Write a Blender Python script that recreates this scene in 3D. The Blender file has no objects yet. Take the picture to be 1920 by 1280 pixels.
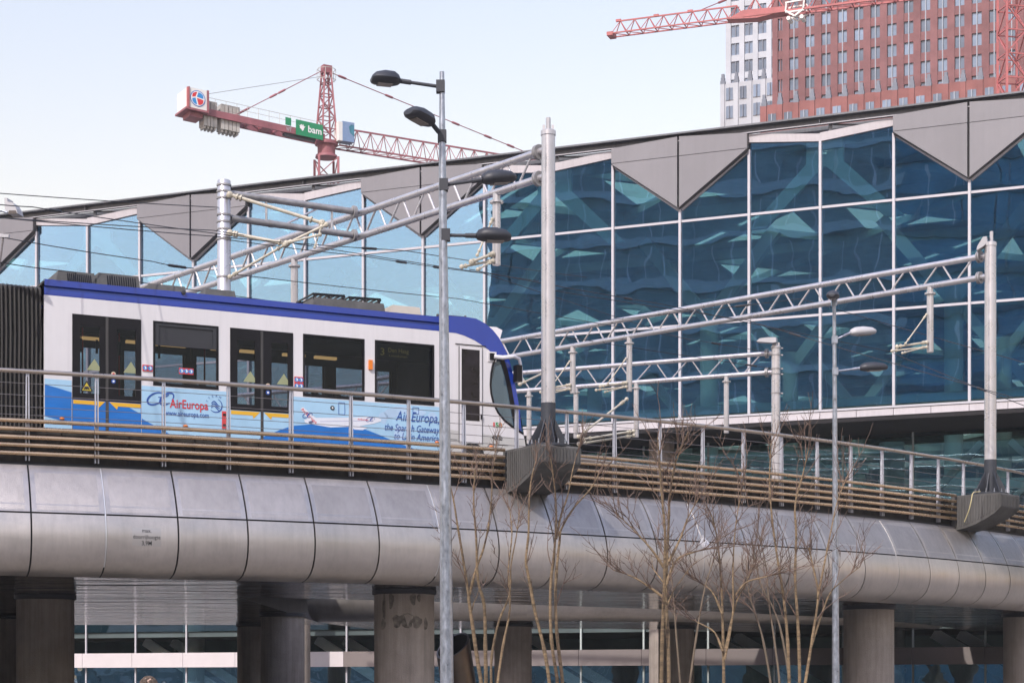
import bpy, bmesh, math, random
from mathutils import Vector, Matrix
random.seed(7)
sc = bpy.context.scene
col = sc.collection
# ------------------------------------------------------------------ camera, sky, sun, exposure
EYE = 1.65
FPX = 3498.0                      # focal length in pixels of the 1920 px wide photograph
cam_d = bpy.data.cameras.new('camera')
cam = bpy.data.objects.new('camera', cam_d)
col.objects.link(cam)
cam.location = (0, 0, EYE)
cam.rotation_euler = (math.radians(90), 0, 0)
cam_d.sensor_width = 36
cam_d.lens = 36 * FPX / 1920
cam_d.shift_y = 640 / 1920
cam_d.clip_end = 4000
sc.camera = cam

SUN_AZ = Vector((-0.50, -0.866)).normalized()   # horizontal direction towards the sun
SUN_EL = math.radians(43)
world = bpy.data.worlds.new('World')
sc.world = world
world.use_nodes = True
nt = world.node_tree
bg = nt.nodes['Background']
sky = nt.nodes.new('ShaderNodeTexSky')
sky.sky_type = 'NISHITA'
sky.sun_disc = False
sky.sun_elevation = SUN_EL
sky.sun_rotation = math.atan2(SUN_AZ.x, SUN_AZ.y)
sky.air_density = 2.8
sky.dust_density = 1.5
sky.ozone_density = 3.0
wb = nt.nodes.new('ShaderNodeMix')          # even white balance of the whole sky
wb.data_type = 'RGBA'
wb.blend_type = 'MULTIPLY'
wb.inputs[0].default_value = 1.0
wb.inputs[7].default_value = (1.10, 0.928, 1.11, 1)
nt.links.new(sky.outputs[0], wb.inputs[6])
nt.links.new(wb.outputs[2], bg.inputs[0])
bg.inputs[1].default_value = 0.15
sun_d = bpy.data.lights.new('sun', 'SUN')
sun_d.energy = 2.6
sun_d.angle = math.radians(0.9)
sun_d.color = (1.0, 0.95, 0.90)
sun = bpy.data.objects.new('sun', sun_d)
col.objects.link(sun)
to_sun = Vector((SUN_AZ.x * math.cos(SUN_EL), SUN_AZ.y * math.cos(SUN_EL), math.sin(SUN_EL)))
sun.rotation_euler = to_sun.to_track_quat('Z', 'Y').to_euler()
sun.location = (-20, -40, 80)
sc.view_settings.view_transform = 'Standard'
sc.view_settings.look = 'None'
sc.view_settings.gamma = 1
sc.view_settings.use_curve_mapping = False
sc.view_settings.exposure = 0.55
try:
    sc.cycles.use_denoising = True
    sc.cycles.max_bounces = 10
    sc.cycles.transparent_max_bounces = 16
    sc.cycles.volume_bounces = 1
    sc.cycles.sample_clamp_indirect = 6
    sc.cycles.caustics_reflective = False
    sc.cycles.caustics_refractive = False
except Exception:
    pass

# ------------------------------------------------------------------ materials
MATS = {}
def _mat(name):
    m = bpy.data.materials.new(name)
    m.use_nodes = True
    MATS[name] = m
    return m, m.node_tree, m.node_tree.nodes['Principled BSDF']

def mat(name, color, rough=0.6, metal=0.0, var=0.12, scale=1.5, stretch=(1, 1, 1), bump=0.0, bscale=20.0, spec=None, rvar=0.0, coat=0.0, each=0.0, streak=0.0, bdist=0.05):
    """Principled surface with grain and mottling in world space."""
    m, t, b = _mat(name)
    L = t.links.new
    geo = t.nodes.new('ShaderNodeNewGeometry')
    mp = t.nodes.new('ShaderNodeMapping')
    mp.inputs['Scale'].default_value = stretch
    L(geo.outputs['Position'], mp.inputs[0])
    nz = t.nodes.new('ShaderNodeTexNoise')
    nz.inputs['Scale'].default_value = scale
    nz.inputs['Detail'].default_value = 6
    nz.inputs['Roughness'].default_value = 0.65
    L(mp.outputs[0], nz.inputs['Vector'])
    rp = t.nodes.new('ShaderNodeValToRGB')
    e = rp.color_ramp.elements
    e[0].position, e[1].position = 0.3, 0.72
    lo, hi = max(0, 1 - var), 1 + var
    e[0].color = (color[0] * lo, color[1] * lo, color[2] * lo, 1)
    e[1].color = (min(1, color[0] * hi), min(1, color[1] * hi), min(1, color[2] * hi), 1)
    L(nz.outputs['Fac'], rp.inputs[0])
    out_c = rp.outputs[0]
    if streak:                                  # rain streaks and grime running down
        m3 = t.nodes.new('ShaderNodeMapping')
        m3.inputs['Scale'].default_value = (5, 5, 0.22)
        L(geo.outputs['Position'], m3.inputs[0])
        n3 = t.nodes.new('ShaderNodeTexNoise')
        n3.inputs['Scale'].default_value = 1.6
        n3.inputs['Detail'].default_value = 8
        n3.inputs['Roughness'].default_value = 0.7
        L(m3.outputs[0], n3.inputs['Vector'])
        r3 = t.nodes.new('ShaderNodeMapRange')
        r3.inputs[1].default_value, r3.inputs[2].default_value = 0.42, 0.68
        r3.inputs[3].default_value, r3.inputs[4].default_value = 1.0, 1.0 - streak
        L(n3.outputs['Fac'], r3.inputs[0])
        x3 = t.nodes.new('ShaderNodeVectorMath')
        x3.operation = 'SCALE'
        L(out_c, x3.inputs[0])
        L(r3.outputs[0], x3.inputs['Scale'])
        out_c = x3.outputs[0]
    if each:                                    # every piece has its own slight tone
        oi = t.nodes.new('ShaderNodeObjectInfo')
        r4 = t.nodes.new('ShaderNodeMapRange')
        r4.inputs[3].default_value, r4.inputs[4].default_value = 1 - each, 1 + each
        L(oi.outputs['Random'], r4.inputs[0])
        x4 = t.nodes.new('ShaderNodeVectorMath')
        x4.operation = 'SCALE'
        L(out_c, x4.inputs[0])
        L(r4.outputs[0], x4.inputs['Scale'])
        out_c = x4.outputs[0]
    L(out_c, b.inputs['Base Color'])
    b.inputs['Roughness'].default_value = rough
    b.inputs['Metallic'].default_value = metal
    if spec is not None:
        b.inputs['Specular IOR Level'].default_value = spec
    if coat:
        b.inputs['Coat Weight'].default_value = coat
        b.inputs['Coat Roughness'].default_value = 0.08
    if rvar:
        mr = t.nodes.new('ShaderNodeMapRange')
        mr.inputs[1].default_value, mr.inputs[2].default_value = 0.3, 0.7
        mr.inputs[3].default_value, mr.inputs[4].default_value = max(0.02, rough - rvar), rough + rvar
        L(nz.outputs['Fac'], mr.inputs[0])
        L(mr.outputs[0], b.inputs['Roughness'])
    if bump:
        n2 = t.nodes.new('ShaderNodeTexNoise')
        n2.inputs['Scale'].default_value = bscale
        n2.inputs['Detail'].default_value = 4
        L(mp.outputs[0], n2.inputs['Vector'])
        bp = t.nodes.new('ShaderNodeBump')
        bp.inputs['Strength'].default_value = bump
        bp.inputs['Distance'].default_value = bdist
        L(n2.outputs['Fac'], bp.inputs['Height'])
        L(bp.outputs[0], b.inputs['Normal'])
    return m

def glass(name, tint, refl, fac, wave=0.0, wscale=0.5, rough=0.0):
    """Coated pane: a tinted see-through part and a mirror part whose plane is slightly wavy."""
    m, t, b = _mat(name)
    L = t.links.new
    t.nodes.remove(b)
    out = t.nodes['Material Output']
    tr = t.nodes.new('ShaderNodeBsdfTransparent')
    tr.inputs[0].default_value = (*tint, 1)
    gl = t.nodes.new('ShaderNodeBsdfGlossy')
    gl.inputs['Color'].default_value = (*refl, 1)
    gl.inputs['Roughness'].default_value = rough
    if wave:
        geo = t.nodes.new('ShaderNodeNewGeometry')
        nz = t.nodes.new('ShaderNodeTexNoise')
        nz.inputs['Scale'].default_value = wscale
        nz.inputs['Detail'].default_value = 1.5
        L(geo.outputs['Position'], nz.inputs['Vector'])
        bp = t.nodes.new('ShaderNodeBump')
        bp.inputs['Strength'].default_value = 1.0
        bp.inputs['Distance'].default_value = wave
        L(nz.outputs['Fac'], bp.inputs['Height'])
        L(bp.outputs[0], gl.inputs['Normal'])
    fr = t.nodes.new('ShaderNodeFresnel')
    fr.inputs[0].default_value = 1.5
    ad = t.nodes.new('ShaderNodeMath')
    ad.operation = 'ADD'
    ad.use_clamp = True
    ad.inputs[1].default_value = fac - 0.04
    L(fr.outputs[0], ad.inputs[0])
    mx = t.nodes.new('ShaderNodeMixShader')
    L(ad.outputs[0], mx.inputs[0])
    L(tr.outputs[0], mx.inputs[1])
    L(gl.outputs[0], mx.inputs[2])
    L(mx.outputs[0], out.inputs[0])
    return m

def glow(name, color, strength):
    m, t, b = _mat(name)
    b.inputs['Base Color'].default_value = (*[c * 0.5 for c in color], 1)
    b.inputs['Emission Color'].default_value = (*color, 1)
    b.inputs['Emission Strength'].default_value = strength
    return m

paving = mat('paving', (0.24, 0.225, 0.21), 0.85, var=0.15, scale=0.6, bump=0.2, bscale=8)
alu = mat('brushed_cladding', (0.525, 0.48, 0.445), 0.42, 0.85, var=0.11, scale=0.9, stretch=(1, 1, 2.0), rvar=0.09, each=0.06, streak=0.12, bump=0.06, bscale=0.9)
alu_mesh = mat('perforated_cladding', (0.42, 0.39, 0.375), 0.46, 0.8, var=0.09, scale=1.2, stretch=(2, 2, 0.5), bump=0.25, bscale=60, each=0.06, streak=0.13)
alu_strip = mat('bright_joint_strip', (0.68, 0.67, 0.66), 0.4, 0.6, var=0.05)
soffit_m = mat('soffit_metal', (0.17, 0.165, 0.165), 0.10, 0.92, var=0.30, scale=0.5, bump=1.0, bscale=0.9, bdist=0.16, rvar=0.04, stretch=(0.3, 1.3, 1))
dark_m = mat('dark_recess', (0.02, 0.02, 0.023), 0.8, var=0.2)
edge_m = mat('edge_beam_paint', (0.028, 0.029, 0.034), 0.55, var=0.3, scale=0.8, stretch=(1, 1, 0.3))
back_m = mat('weathered_backing', (0.042, 0.036, 0.030), 0.8, var=0.45, scale=2.5, stretch=(1, 1, 0.25), each=0.2, streak=0.4)
bronze = mat('bronze_tube', (0.60, 0.43, 0.275), 0.28, 0.92, var=0.14, scale=3.0, rvar=0.06, each=0.05)
rail_m = mat('steel_handrail', (0.47, 0.39, 0.32), 0.30, 0.9, var=0.12, scale=3.0, rvar=0.05)
post_m = mat('galvanised_post', (0.56, 0.56, 0.60), 0.5, 0.5, var=0.12, scale=6.0)
cable_m = mat('steel_cable', (0.22, 0.20, 0.20), 0.5, 0.6)
deck_m = mat('deck_concrete', (0.22, 0.21, 0.20), 0.9, var=0.2)
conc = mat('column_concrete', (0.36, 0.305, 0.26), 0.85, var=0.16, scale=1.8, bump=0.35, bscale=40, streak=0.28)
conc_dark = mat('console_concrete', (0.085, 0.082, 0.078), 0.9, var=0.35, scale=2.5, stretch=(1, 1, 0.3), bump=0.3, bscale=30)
stain_m = mat('damp_stain', (0.17, 0.145, 0.122), 0.9, var=0.6, scale=9)
silver = mat('silver_paint', (0.56, 0.545, 0.56), 0.30, 0.6, var=0.10, scale=2.5, rvar=0.07, streak=0.10, each=0.04)
silver_dirty = mat('dirty_silver_paint', (0.33, 0.32, 0.32), 0.5, 0.35, var=0.25, scale=5.0)
mast_dark = mat('mast_base_paint', (0.032, 0.036, 0.045), 0.5, var=0.3, scale=4)
cream = mat('cream_insulator', (0.50, 0.455, 0.36), 0.5, var=0.2, scale=8)
wire_m = mat('copper_wire', (0.03, 0.03, 0.035), 0.6)
galv = mat('galvanised_pole', (0.36, 0.385, 0.43), 0.36, 0.75, var=0.34, scale=16, stretch=(1, 1, 0.5), rvar=0.10)
lamp_dark = mat('lamp_casting', (0.035, 0.037, 0.045), 0.5, var=0.2)
lamp_light = mat('lamp_casting_pale', (0.48, 0.47, 0.48), 0.5, var=0.1)
lens_m = mat('lamp_lens', (0.20, 0.17, 0.15), 0.25, var=0.2)
mull = mat('white_mullion', (0.50, 0.49, 0.52), 0.5, var=0.05)
clad = mat('grey_cladding', (0.215, 0.208, 0.222), 0.5, 0.0, var=0.08, scale=0.35, each=0.035, streak=0.05)
clad_dark = mat('shaded_reveal', (0.10, 0.095, 0.095), 0.6, var=0.1)  # cladding colour darkened for the shade on the undersides
fascia_m = mat('pale_fascia', (0.54, 0.51, 0.53), 0.5, var=0.05, each=0.04, streak=0.10)
roof_edge_m = mat('roof_edge_metal', (0.15, 0.155, 0.17), 0.45, 0.3, var=0.25, scale=0.6, streak=0.2)
black_soffit = mat('black_soffit', (0.013, 0.012, 0.014), 0.85, var=0.2)
strut_m = mat('pale_strut', (0.85, 0.88, 0.86), 0.6, var=0.05)
int_dark = mat('hall_inside_dark', (0.075, 0.10, 0.10), 0.8, var=0.3, scale=0.2)
int_mid = mat('hall_beam_grey', (0.46, 0.52, 0.50), 0.7, var=0.15)
pane_m = glass('station_glass', (0.70, 0.96, 1.0), (0.47, 0.70, 1.0), 0.31, wave=0.008, wscale=0.42)
pane_low = glass('lower_glass', (0.80, 0.94, 0.95), (0.55, 0.72, 0.78), 0.13, wave=0.006, wscale=0.5)
white_paint = mat('tram_white', (0.70, 0.68, 0.695), 0.25, var=0.06, scale=0.5, coat=0.4, streak=0.05)
grey_white = mat('tram_grey_skirt', (0.50, 0.49, 0.47), 0.4, var=0.06)
blue_paint = mat('tram_blue', (0.014, 0.045, 0.32), 0.22, var=0.12, scale=0.6, coat=0.4)
tram_black = mat('tram_black_frame', (0.008, 0.008, 0.011), 0.3, var=0.2, spec=0.25)
tram_glass_far = glass('tram_far_glass', (0.75, 0.78, 0.82), (0.8, 0.85, 0.9), 0.06)
tram_glass = glass('tram_glass', (0.26, 0.28, 0.33), (0.55, 0.65, 0.8), 0.03, wave=0.002, wscale=0.8)
cab_glass = glass('cab_glass', (0.24, 0.30, 0.34), (0.6, 0.75, 0.85), 0.10)
dark_glass = mat('dark_cab_glass', (0.012, 0.010, 0.016), 0.1, var=0.8, scale=2.0, spec=0.3)
rubber = mat('bellows_fabric', (0.055, 0.052, 0.05), 0.7, var=0.3, scale=6, stretch=(4, 4, 0.3))
roof_kit = mat('roof_equipment', (0.085, 0.083, 0.08), 0.7, var=0.3, scale=4)
roof_beige = mat('roof_box_beige', (0.45, 0.41, 0.35), 0.7, var=0.12)
ad_pale = mat('advert_pale_blue', (0.36, 0.58, 0.76), 0.3, var=0.10, scale=1.2, coat=0.2)
ad_blue = mat('advert_blue', (0.006, 0.155, 0.52), 0.3, var=0.12, scale=1.5, stretch=(1, 1, 4), coat=0.2)
ad_navy = mat('advert_navy', (0.02, 0.08, 0.34), 0.4, var=0.03)
ad_red = mat('advert_red', (0.62, 0.03, 0.04), 0.4, var=0.03)
ad_white = mat('advert_white', (0.72, 0.74, 0.80), 0.4, var=0.06)
ad_cloud = mat('advert_cloud', (0.44, 0.60, 0.78), 0.4, var=0.10)
yellow_m = mat('yellow_strip', (0.75, 0.42, 0.03), 0.5, var=0.06)
orange_m = mat('orange_lens', (0.75, 0.20, 0.02), 0.3, var=0.1)
red_m = mat('red_sticker', (0.62, 0.06, 0.06), 0.5, var=0.05)
sky_blue_m = mat('blue_sticker', (0.03, 0.25, 0.60), 0.5, var=0.05)
tri_m = mat('pale_triangle_sticker', (0.30, 0.32, 0.18), 0.6, var=0.08)
white_flat = mat('white_print', (0.80, 0.80, 0.80), 0.5, var=0.02)
black_flat = mat('black_print', (0.015, 0.015, 0.015), 0.6, var=0.05)
inside_m = mat('tram_interior', (0.05, 0.05, 0.053), 0.7, var=0.3)
seat_m = mat('seat_fabric', (0.03, 0.03, 0.04), 0.8, var=0.3)
pole_red = mat('red_grab_pole', (0.50, 0.03, 0.05), 0.4)
warm_glow = glow('warm_strip_light', (1.0, 0.62, 0.22), 0.8)
led_m = glow('amber_led_text', (0.75, 0.62, 0.12), 0.16)
brick = mat('tower_red_brick', (0.195, 0.088, 0.090), 0.9, var=0.22, scale=0.35, bump=0.2, bscale=3, each=0.07)
brick2 = mat('tower_red_brick_lower', (0.245, 0.096, 0.088), 0.9, var=0.2, scale=0.35, each=0.05)
white_stone = mat('tower_white_stone', (0.45, 0.475, 0.515), 0.85, var=0.10, scale=0.3, each=0.05)
grey_stone = mat('tower_grey_stone', (0.17, 0.19, 0.23), 0.85, var=0.15)
pale_mull = mat('tower_pale_mullion', (0.27, 0.31, 0.36), 0.6, var=0.08)
tower_glass = mat('tower_window_glass', (0.15, 0.20, 0.28), 0.12, var=0.45, scale=0.12, each=0.35)
crane_red = mat('crane_red_hazed', (0.30, 0.105, 0.122), 0.6, var=0.25, scale=0.6)  # red dulled in the colour to stand in for distance haze
crane_red2 = mat('crane_orange_red_hazed', (0.42, 0.125, 0.125), 0.6, var=0.2, scale=0.6)  # also faded in the colour, in place of thicker haze
crane_grey = mat('crane_ballast_concrete', (0.45, 0.43, 0.40), 0.9, var=0.2, scale=1.0)
crane_white = mat('crane_white_box', (0.74, 0.73, 0.70), 0.6, var=0.05)
sign_green = mat('sign_green', (0.01, 0.24, 0.10), 0.5, var=0.04)
cab_blue = mat('crane_cab_blue', (0.20, 0.29, 0.46), 0.4, var=0.08)
cab_win = mat('crane_cab_glass', (0.05, 0.22, 0.30), 0.1, var=0.3, scale=1.0)
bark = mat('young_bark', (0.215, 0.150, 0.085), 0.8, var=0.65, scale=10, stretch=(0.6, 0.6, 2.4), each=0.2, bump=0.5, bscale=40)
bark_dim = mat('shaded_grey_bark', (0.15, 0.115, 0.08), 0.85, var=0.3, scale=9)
twig_m = mat('twig_bark', (0.15, 0.10, 0.075), 0.8, var=0.4, scale=5)
bag_m = mat('white_plastic', (0.80, 0.80, 0.84), 0.4, var=0.08, scale=14)
duct_m = mat('bronze_duct', (0.14, 0.105, 0.085), 0.32, 0.8, var=0.15, scale=1.5)
block_wall = mat('opposite_brick', (0.165, 0.26, 0.29), 0.8, var=0.3, scale=0.4)
block_band = mat('opposite_band', (0.33, 0.45, 0.50), 0.7, var=0.1)
block_win = mat('opposite_window', (0.06, 0.46, 0.80), 0.3, var=0.4, scale=0.15)
block_frame = mat('opposite_window_frame', (0.60, 0.68, 0.75), 0.5, var=0.05)
skin_m = mat('skin', (0.55, 0.36, 0.28), 0.55, var=0.06)
hair_m = mat('brown_hair', (0.10, 0.07, 0.05), 0.8, var=0.5, scale=60)
coat_m = mat('dark_coat', (0.03, 0.033, 0.045), 0.85, var=0.2, scale=12)
jeans_m = mat('blue_jeans', (0.05, 0.07, 0.13), 0.85, var=0.2, scale=20)
panel_dim = mat('low_fascia_shaded', (0.20, 0.17, 0.16), 0.6, var=0.06)  # the same pale band, with shade put into its colour
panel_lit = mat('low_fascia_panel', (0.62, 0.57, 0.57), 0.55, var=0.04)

# ------------------------------------------------------------------ mesh helpers
class MB:
    def __init__(s):
        s.v, s.f = [], []
    def add(s, vs, fs):
        o = len(s.v)
        s.v += [Vector(p) for p in vs]
        s.f += [tuple(i + o for i in f) for f in fs]
        return s
    def hexa(s, p):           # eight corners: bottom ring then top ring
        return s.add(p, [(3, 2, 1, 0), (4, 5, 6, 7), (0, 1, 5, 4), (1, 2, 6, 5), (2, 3, 7, 6), (3, 0, 4, 7)])
    def box(s, a, b):
        (x0, y0, z0), (x1, y1, z1) = a, b
        return s.hexa([(x0, y0, z0), (x1, y0, z0), (x1, y1, z0), (x0, y1, z0), (x0, y0, z1), (x1, y0, z1), (x1, y1, z1), (x0, y1, z1)])
    def obox(s, c, ax, ay, az, hx, hy, hz):
        c, ax, ay, az = Vector(c), Vector(ax) * hx, Vector(ay) * hy, Vector(az) * hz
        return s.hexa([c - ax - ay - az, c + ax - ay - az, c + ax + ay - az, c - ax + ay - az,
                       c - ax - ay + az, c + ax - ay + az, c + ax + ay + az, c - ax + ay + az])
    def bar(s, p, q, w, h=None):
        """square bar from p to q"""
        p, q = Vector(p), Vector(q)
        d = q - p
        L = d.length
        d /= L
        a = Vector((0, 0, 1)) if abs(d.z) < 0.95 else Vector((1, 0, 0))
        x = d.cross(a).normalized()
        y = x.cross(d)
        return s.obox((p + q) / 2, x, y, d, w / 2, (h or w) / 2, L / 2)
    def tube(s, pts, r, n=10, caps=True):
        pts = [Vector(p) for p in pts]
        rr = r if isinstance(r, (list, tuple)) else [r] * len(pts)
        o = len(s.v)
        prev = None
        for i, p in enumerate(pts):
            d = (pts[min(i + 1, len(pts) - 1)] - pts[max(i - 1, 0)]).normalized()
            if prev is None:
                a = Vector((0, 0, 1)) if abs(d.z) < 0.9 else Vector((1, 0, 0))
                x = d.cross(a).normalized()
            else:
                x = (prev - d * prev.dot(d)).normalized()
            prev = x
            y = d.cross(x)
            for k in range(n):
                t = 2 * math.pi * k / n
                s.v.append(p + (x * math.cos(t) + y * math.sin(t)) * rr[i])
        for i in range(len(pts) - 1):
            for k in range(n):
                k2 = (k + 1) % n
                s.f.append((o + i * n + k, o + i * n + k2, o + (i + 1) * n + k2, o + (i + 1) * n + k))
        if caps:
            s.f.append(tuple(o + k for k in range(n))[::-1])
            e = o + (len(pts) - 1) * n
            s.f.append(tuple(e + k for k in range(n)))
        return s
    def prism(s, poly, ext):
        """polygon of 3-D points pushed along ext"""
        poly = [Vector(p) for p in poly]
        ext = Vector(ext)
        n = len(poly)
        return s.add(poly + [p + ext for p in poly],
                     [tuple(range(n))[::-1], tuple(range(n, 2 * n))] + [(k, (k + 1) % n, n + (k + 1) % n, n + k) for k in range(n)])
    def face(s, pts):
        return s.add(pts, [tuple(range(len(pts)))])
    def grid(s, rows):
        n = len(rows[0])
        vs = [p for r in rows for p in r]
        return s.add(vs, [(i * n + k, i * n + k + 1, (i + 1) * n + k + 1, (i + 1) * n + k) for i in range(len(rows) - 1) for k in range(n - 1)])
    def lathe(s, c, prof, n=20, axis=(0, 0, 1)):
        c = Vector(c)
        az = Vector(axis).normalized()
        a = Vector((1, 0, 0)) if abs(az.x) < 0.9 else Vector((0, 1, 0))
        ax = (a - az * a.dot(az)).normalized()
        ay = az.cross(ax)
        o = len(s.v)
        for r, h in prof:
            for k in range(n):
                t = 2 * math.pi * k / n
                s.v.append(c + az * h + (ax * math.cos(t) + ay * math.sin(t)) * r)
        for i in range(len(prof) - 1):
            for k in range(n):
                k2 = (k + 1) % n
                s.f.append((o + i * n + k, o + i * n + k2, o + (i + 1) * n + k2, o + (i + 1) * n + k))
        s.f.append(tuple(o + k for k in range(n))[::-1])
        e = o + (len(prof) - 1) * n
        s.f.append(tuple(e + k for k in range(n)))
        return s
    def ball(s, c, rx, ry, rz, n=12, m=8, jit=0.0):
        c = Vector(c)
        rows = []
        for i in range(m + 1):
            ph = math.pi * i / m - math.pi / 2
            row = []
            for k in range(n):
                t = 2 * math.pi * k / n
                j = 1 + (random.uniform(-jit, jit) if jit else 0)
                row.append(c + Vector((rx * math.cos(ph) * math.cos(t) * j, ry * math.cos(ph) * math.sin(t) * j, rz * math.sin(ph) * j)))
            rows.append(row + [row[0]])
        return s.grid(rows)
    def mesh(s, name, m, smooth=True, origin=(0, 0, 0), angle=35):
        me = bpy.data.meshes.new(name)
        o = Vector(origin)
        me.from_pydata([p - o for p in s.v], [], s.f)
        if m:
            me.materials.append(m)
        if smooth:
            me.polygons.foreach_set('use_smooth', [True] * len(me.polygons))
            me.set_sharp_from_angle(angle=math.radians(angle))
        me.update()
        return me
    def build(s, name, m, parent=None, smooth=True, origin=None, angle=35):
        o = Vector(origin) if origin is not None else (wloc(parent) if parent else Vector((0, 0, 0)))
        ob = bpy.data.objects.new(name, s.mesh(name, m, smooth, o, angle))
        col.objects.link(ob)
        if parent:
            ob.parent = parent
            ob.location = o - wloc(parent)
        else:
            ob.location = o
        return ob

def wloc(o):
    v = Vector((0, 0, 0))
    while o:
        v += o.location
        o = o.parent
    return v
def tag(o, label=None, cat=None, group=None, kind=None):
    if label: o['label'] = label
    if cat: o['category'] = cat
    if group: o['group'] = group
    if kind: o['kind'] = kind
    return o
def thing(name, label, cat, loc, group=None):
    o = bpy.data.objects.new(name, None)
    o.empty_display_size = 0.3
    col.objects.link(o)
    o.location = loc
    return tag(o, label, cat, group)
def inst(name, me, parent, loc, rz=0.0, rot=None):
    """another part that shares mesh data; loc in world space"""
    ob = bpy.data.objects.new(name, me)
    col.objects.link(ob)
    ob.parent = parent
    ob.location = Vector(loc) - wloc(parent)
    ob.rotation_euler = rot if rot else (0, 0, rz)
    return ob
def Z(e):
    return e + EYE
def A(px, py, D):
    """the point at depth D metres seen at photograph pixel (px, py)"""
    return Vector(((px - 960) * D / FPX, D, EYE + (1280 - py) * D / FPX))

_txt = {}
def text_geo(s, shear=0.0, bold=0.0, spacing=1.0):
    key = (s, shear, bold, spacing)
    if key in _txt:
        return _txt[key]
    cu = bpy.data.curves.new('lettering', 'FONT')
    cu.body = s
    cu.size = 1
    cu.shear = shear
    cu.offset = bold
    cu.space_character = spacing
    cu.resolution_u = 3
    ob = bpy.data.objects.new('lettering', cu)
    col.objects.link(ob)
    dg = bpy.context.evaluated_depsgraph_get()
    me = bpy.data.meshes.new_from_object(ob.evaluated_get(dg))
    vs = [(v.co.x, v.co.y) for v in me.vertices]
    fs = [tuple(p.vertices) for p in me.polygons]
    bpy.data.objects.remove(ob)
    bpy.data.curves.remove(cu)
    bpy.data.meshes.remove(me)
    x0, x1 = min(v[0] for v in vs), max(v[0] for v in vs)
    vs = [(x - x0, y) for x, y in vs]
    _txt[key] = (vs, fs, x1 - x0)
    return _txt[key]
def add_text(mb, s, width, fn, height=None, **kw):
    """lettering of a given width; fn(x, y) places it on its surface"""
    vs, fs, w = text_geo(s, **kw)
    k = width / w
    kh = k if height is None else height
    return mb.add([fn(x * k, y * kh) for x, y in vs], fs)

# ------------------------------------------------------------------ ground
g = MB()
g.box((-2500, -2500, -0.3), (2500, 2500, 0))
tag(g.build('ground', paving, smooth=False), 'pale paved square under and around the tram viaduct', kind='structure')

# ------------------------------------------------------------------ the tram viaduct: an arc about VC
VC = Vector((-31.1466, 93.539))
VR = 59.7461
A0, DA = -1.2054, 0.023169            # first railing post in the picture and the post spacing
def pol(r, a, e):
    return Vector((VC.x + r * math.cos(a), VC.y + r * math.sin(a), Z(e)))
def ang(i):
    return A0 + DA * i
A_START, A_END = ang(-9), ang(31)
def arc_pts(r, e, a0, a1, n):
    return [pol(r, a0 + (a1 - a0) * k / n, e) for k in range(n + 1)]
def ring(mb, prof, a0, a1, n):
    """sweep an open (r, e) profile along the arc"""
    return mb.grid([[pol(r, a0 + (a1 - a0) * k / n, e) for r, e in prof] for k in range(n + 1)])

via = thing('tram_viaduct', 'curved elevated tram viaduct with a rounded metal clad edge on round columns', 'viaduct', (0, 45, 0))
UP = [(0.0, 4.41), (0.15, 4.22), (0.29, 4.01), (0.42, 3.78), (0.52, 3.58), (0.585, 3.42)]
LOWP = [(0.60, 3.385), (0.645, 3.22), (0.675, 3.05), (0.68, 2.92), (0.665, 2.76), (0.62, 2.61), (0.54, 2.47), (0.42, 2.35), (0.26, 2.255), (0.08, 2.20), (-0.10, 2.17)]
PITCH = 0.02438
GAP = 0.00030
def skin_panel(prof, a_half, thick, segs=5):
    """a panel around angle 0 about the arc's centre, with a real thickness"""
    mb = MB()
    n = len(prof)
    outer, inner = [], []
    for k in range(segs + 1):
        a = -a_half + 2 * a_half * k / segs
        outer.append([Vector(((VR + d) * math.cos(a), (VR + d) * math.sin(a), Z(e))) for d, e in prof])
        inner.append([Vector(((VR + d - thick) * math.cos(a), (VR + d - thick) * math.sin(a), Z(e))) for d, e in prof])
    mb.grid(outer)
    mb.grid([r[::-1] for r in inner])
    for rows in ((outer[0], inner[0]), (inner[-1], outer[-1])):
        mb.grid([rows[0], rows[1]])
    mb.grid([[r[0] for r in inner], [r[0] for r in outer]])
    mb.grid([[r[-1] for r in outer], [r[-1] for r in inner]])
    return mb
up_me = skin_panel(UP, PITCH / 2 - GAP, 0.04).mesh('upper_panel', alu)
low_me = skin_panel(LOWP, PITCH / 2 - GAP, 0.04).mesh('lower_panel', alu)
def lerp_prof(prof, t):
    e = prof[0][1] + (prof[-1][1] - prof[0][1]) * t
    for (d0, e0), (d1, e1) in zip(prof, prof[1:]):
        if e1 <= e <= e0:
            return d0 + (d1 - d0) * (e - e0) / (e1 - e0), e
    return prof[-1]
ins = [(lerp_prof(UP, t)[0] + 0.004, lerp_prof(UP, t)[1]) for t in (0.16, 0.3, 0.45, 0.6, 0.75, 0.96)]
ins_me = skin_panel(ins, PITCH / 2 - 0.0019, 0.006).mesh('perforated_screen', alu_mesh)
strip_me = skin_panel([(d - 0.012, e) for d, e in UP + LOWP[:8]], 0.00022, 0.01, 1).mesh('joint_strip', alu_strip)
k0, k1 = -8, 37
for k in range(k0, k1):
    a = A0 + PITCH * (k + 0.5)
    c = (VC.x, VC.y, 0)
    u = inst('upper_panel', up_me, via, c, a)
    inst('perforated_screen', ins_me, u, c, 0)
    inst('lower_panel', low_me, via, c, a)
    if k % 5 == 1:
        inst('joint_strip', strip_me, via, c, A0 + PITCH * k)
AS, AE = A0 + PITCH * k0, A0 + PITCH * k1
b = MB()
ring(b, [(VR + d - 0.05, e) for d, e in UP + LOWP], AS, AE, 90)
b.build('panel_backing', dark_m, via)
b = MB()                                # dark edge beam between railing and cladding, then the ledge
ring(b, [(VR - 0.35, 4.78), (VR - 0.16, 4.78), (VR - 0.16, 4.43), (VR + 0.0, 4.43), (VR, 4.413)], AS, AE, 90)
b.build('edge_beam', edge_m, via, angle=20)
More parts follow.
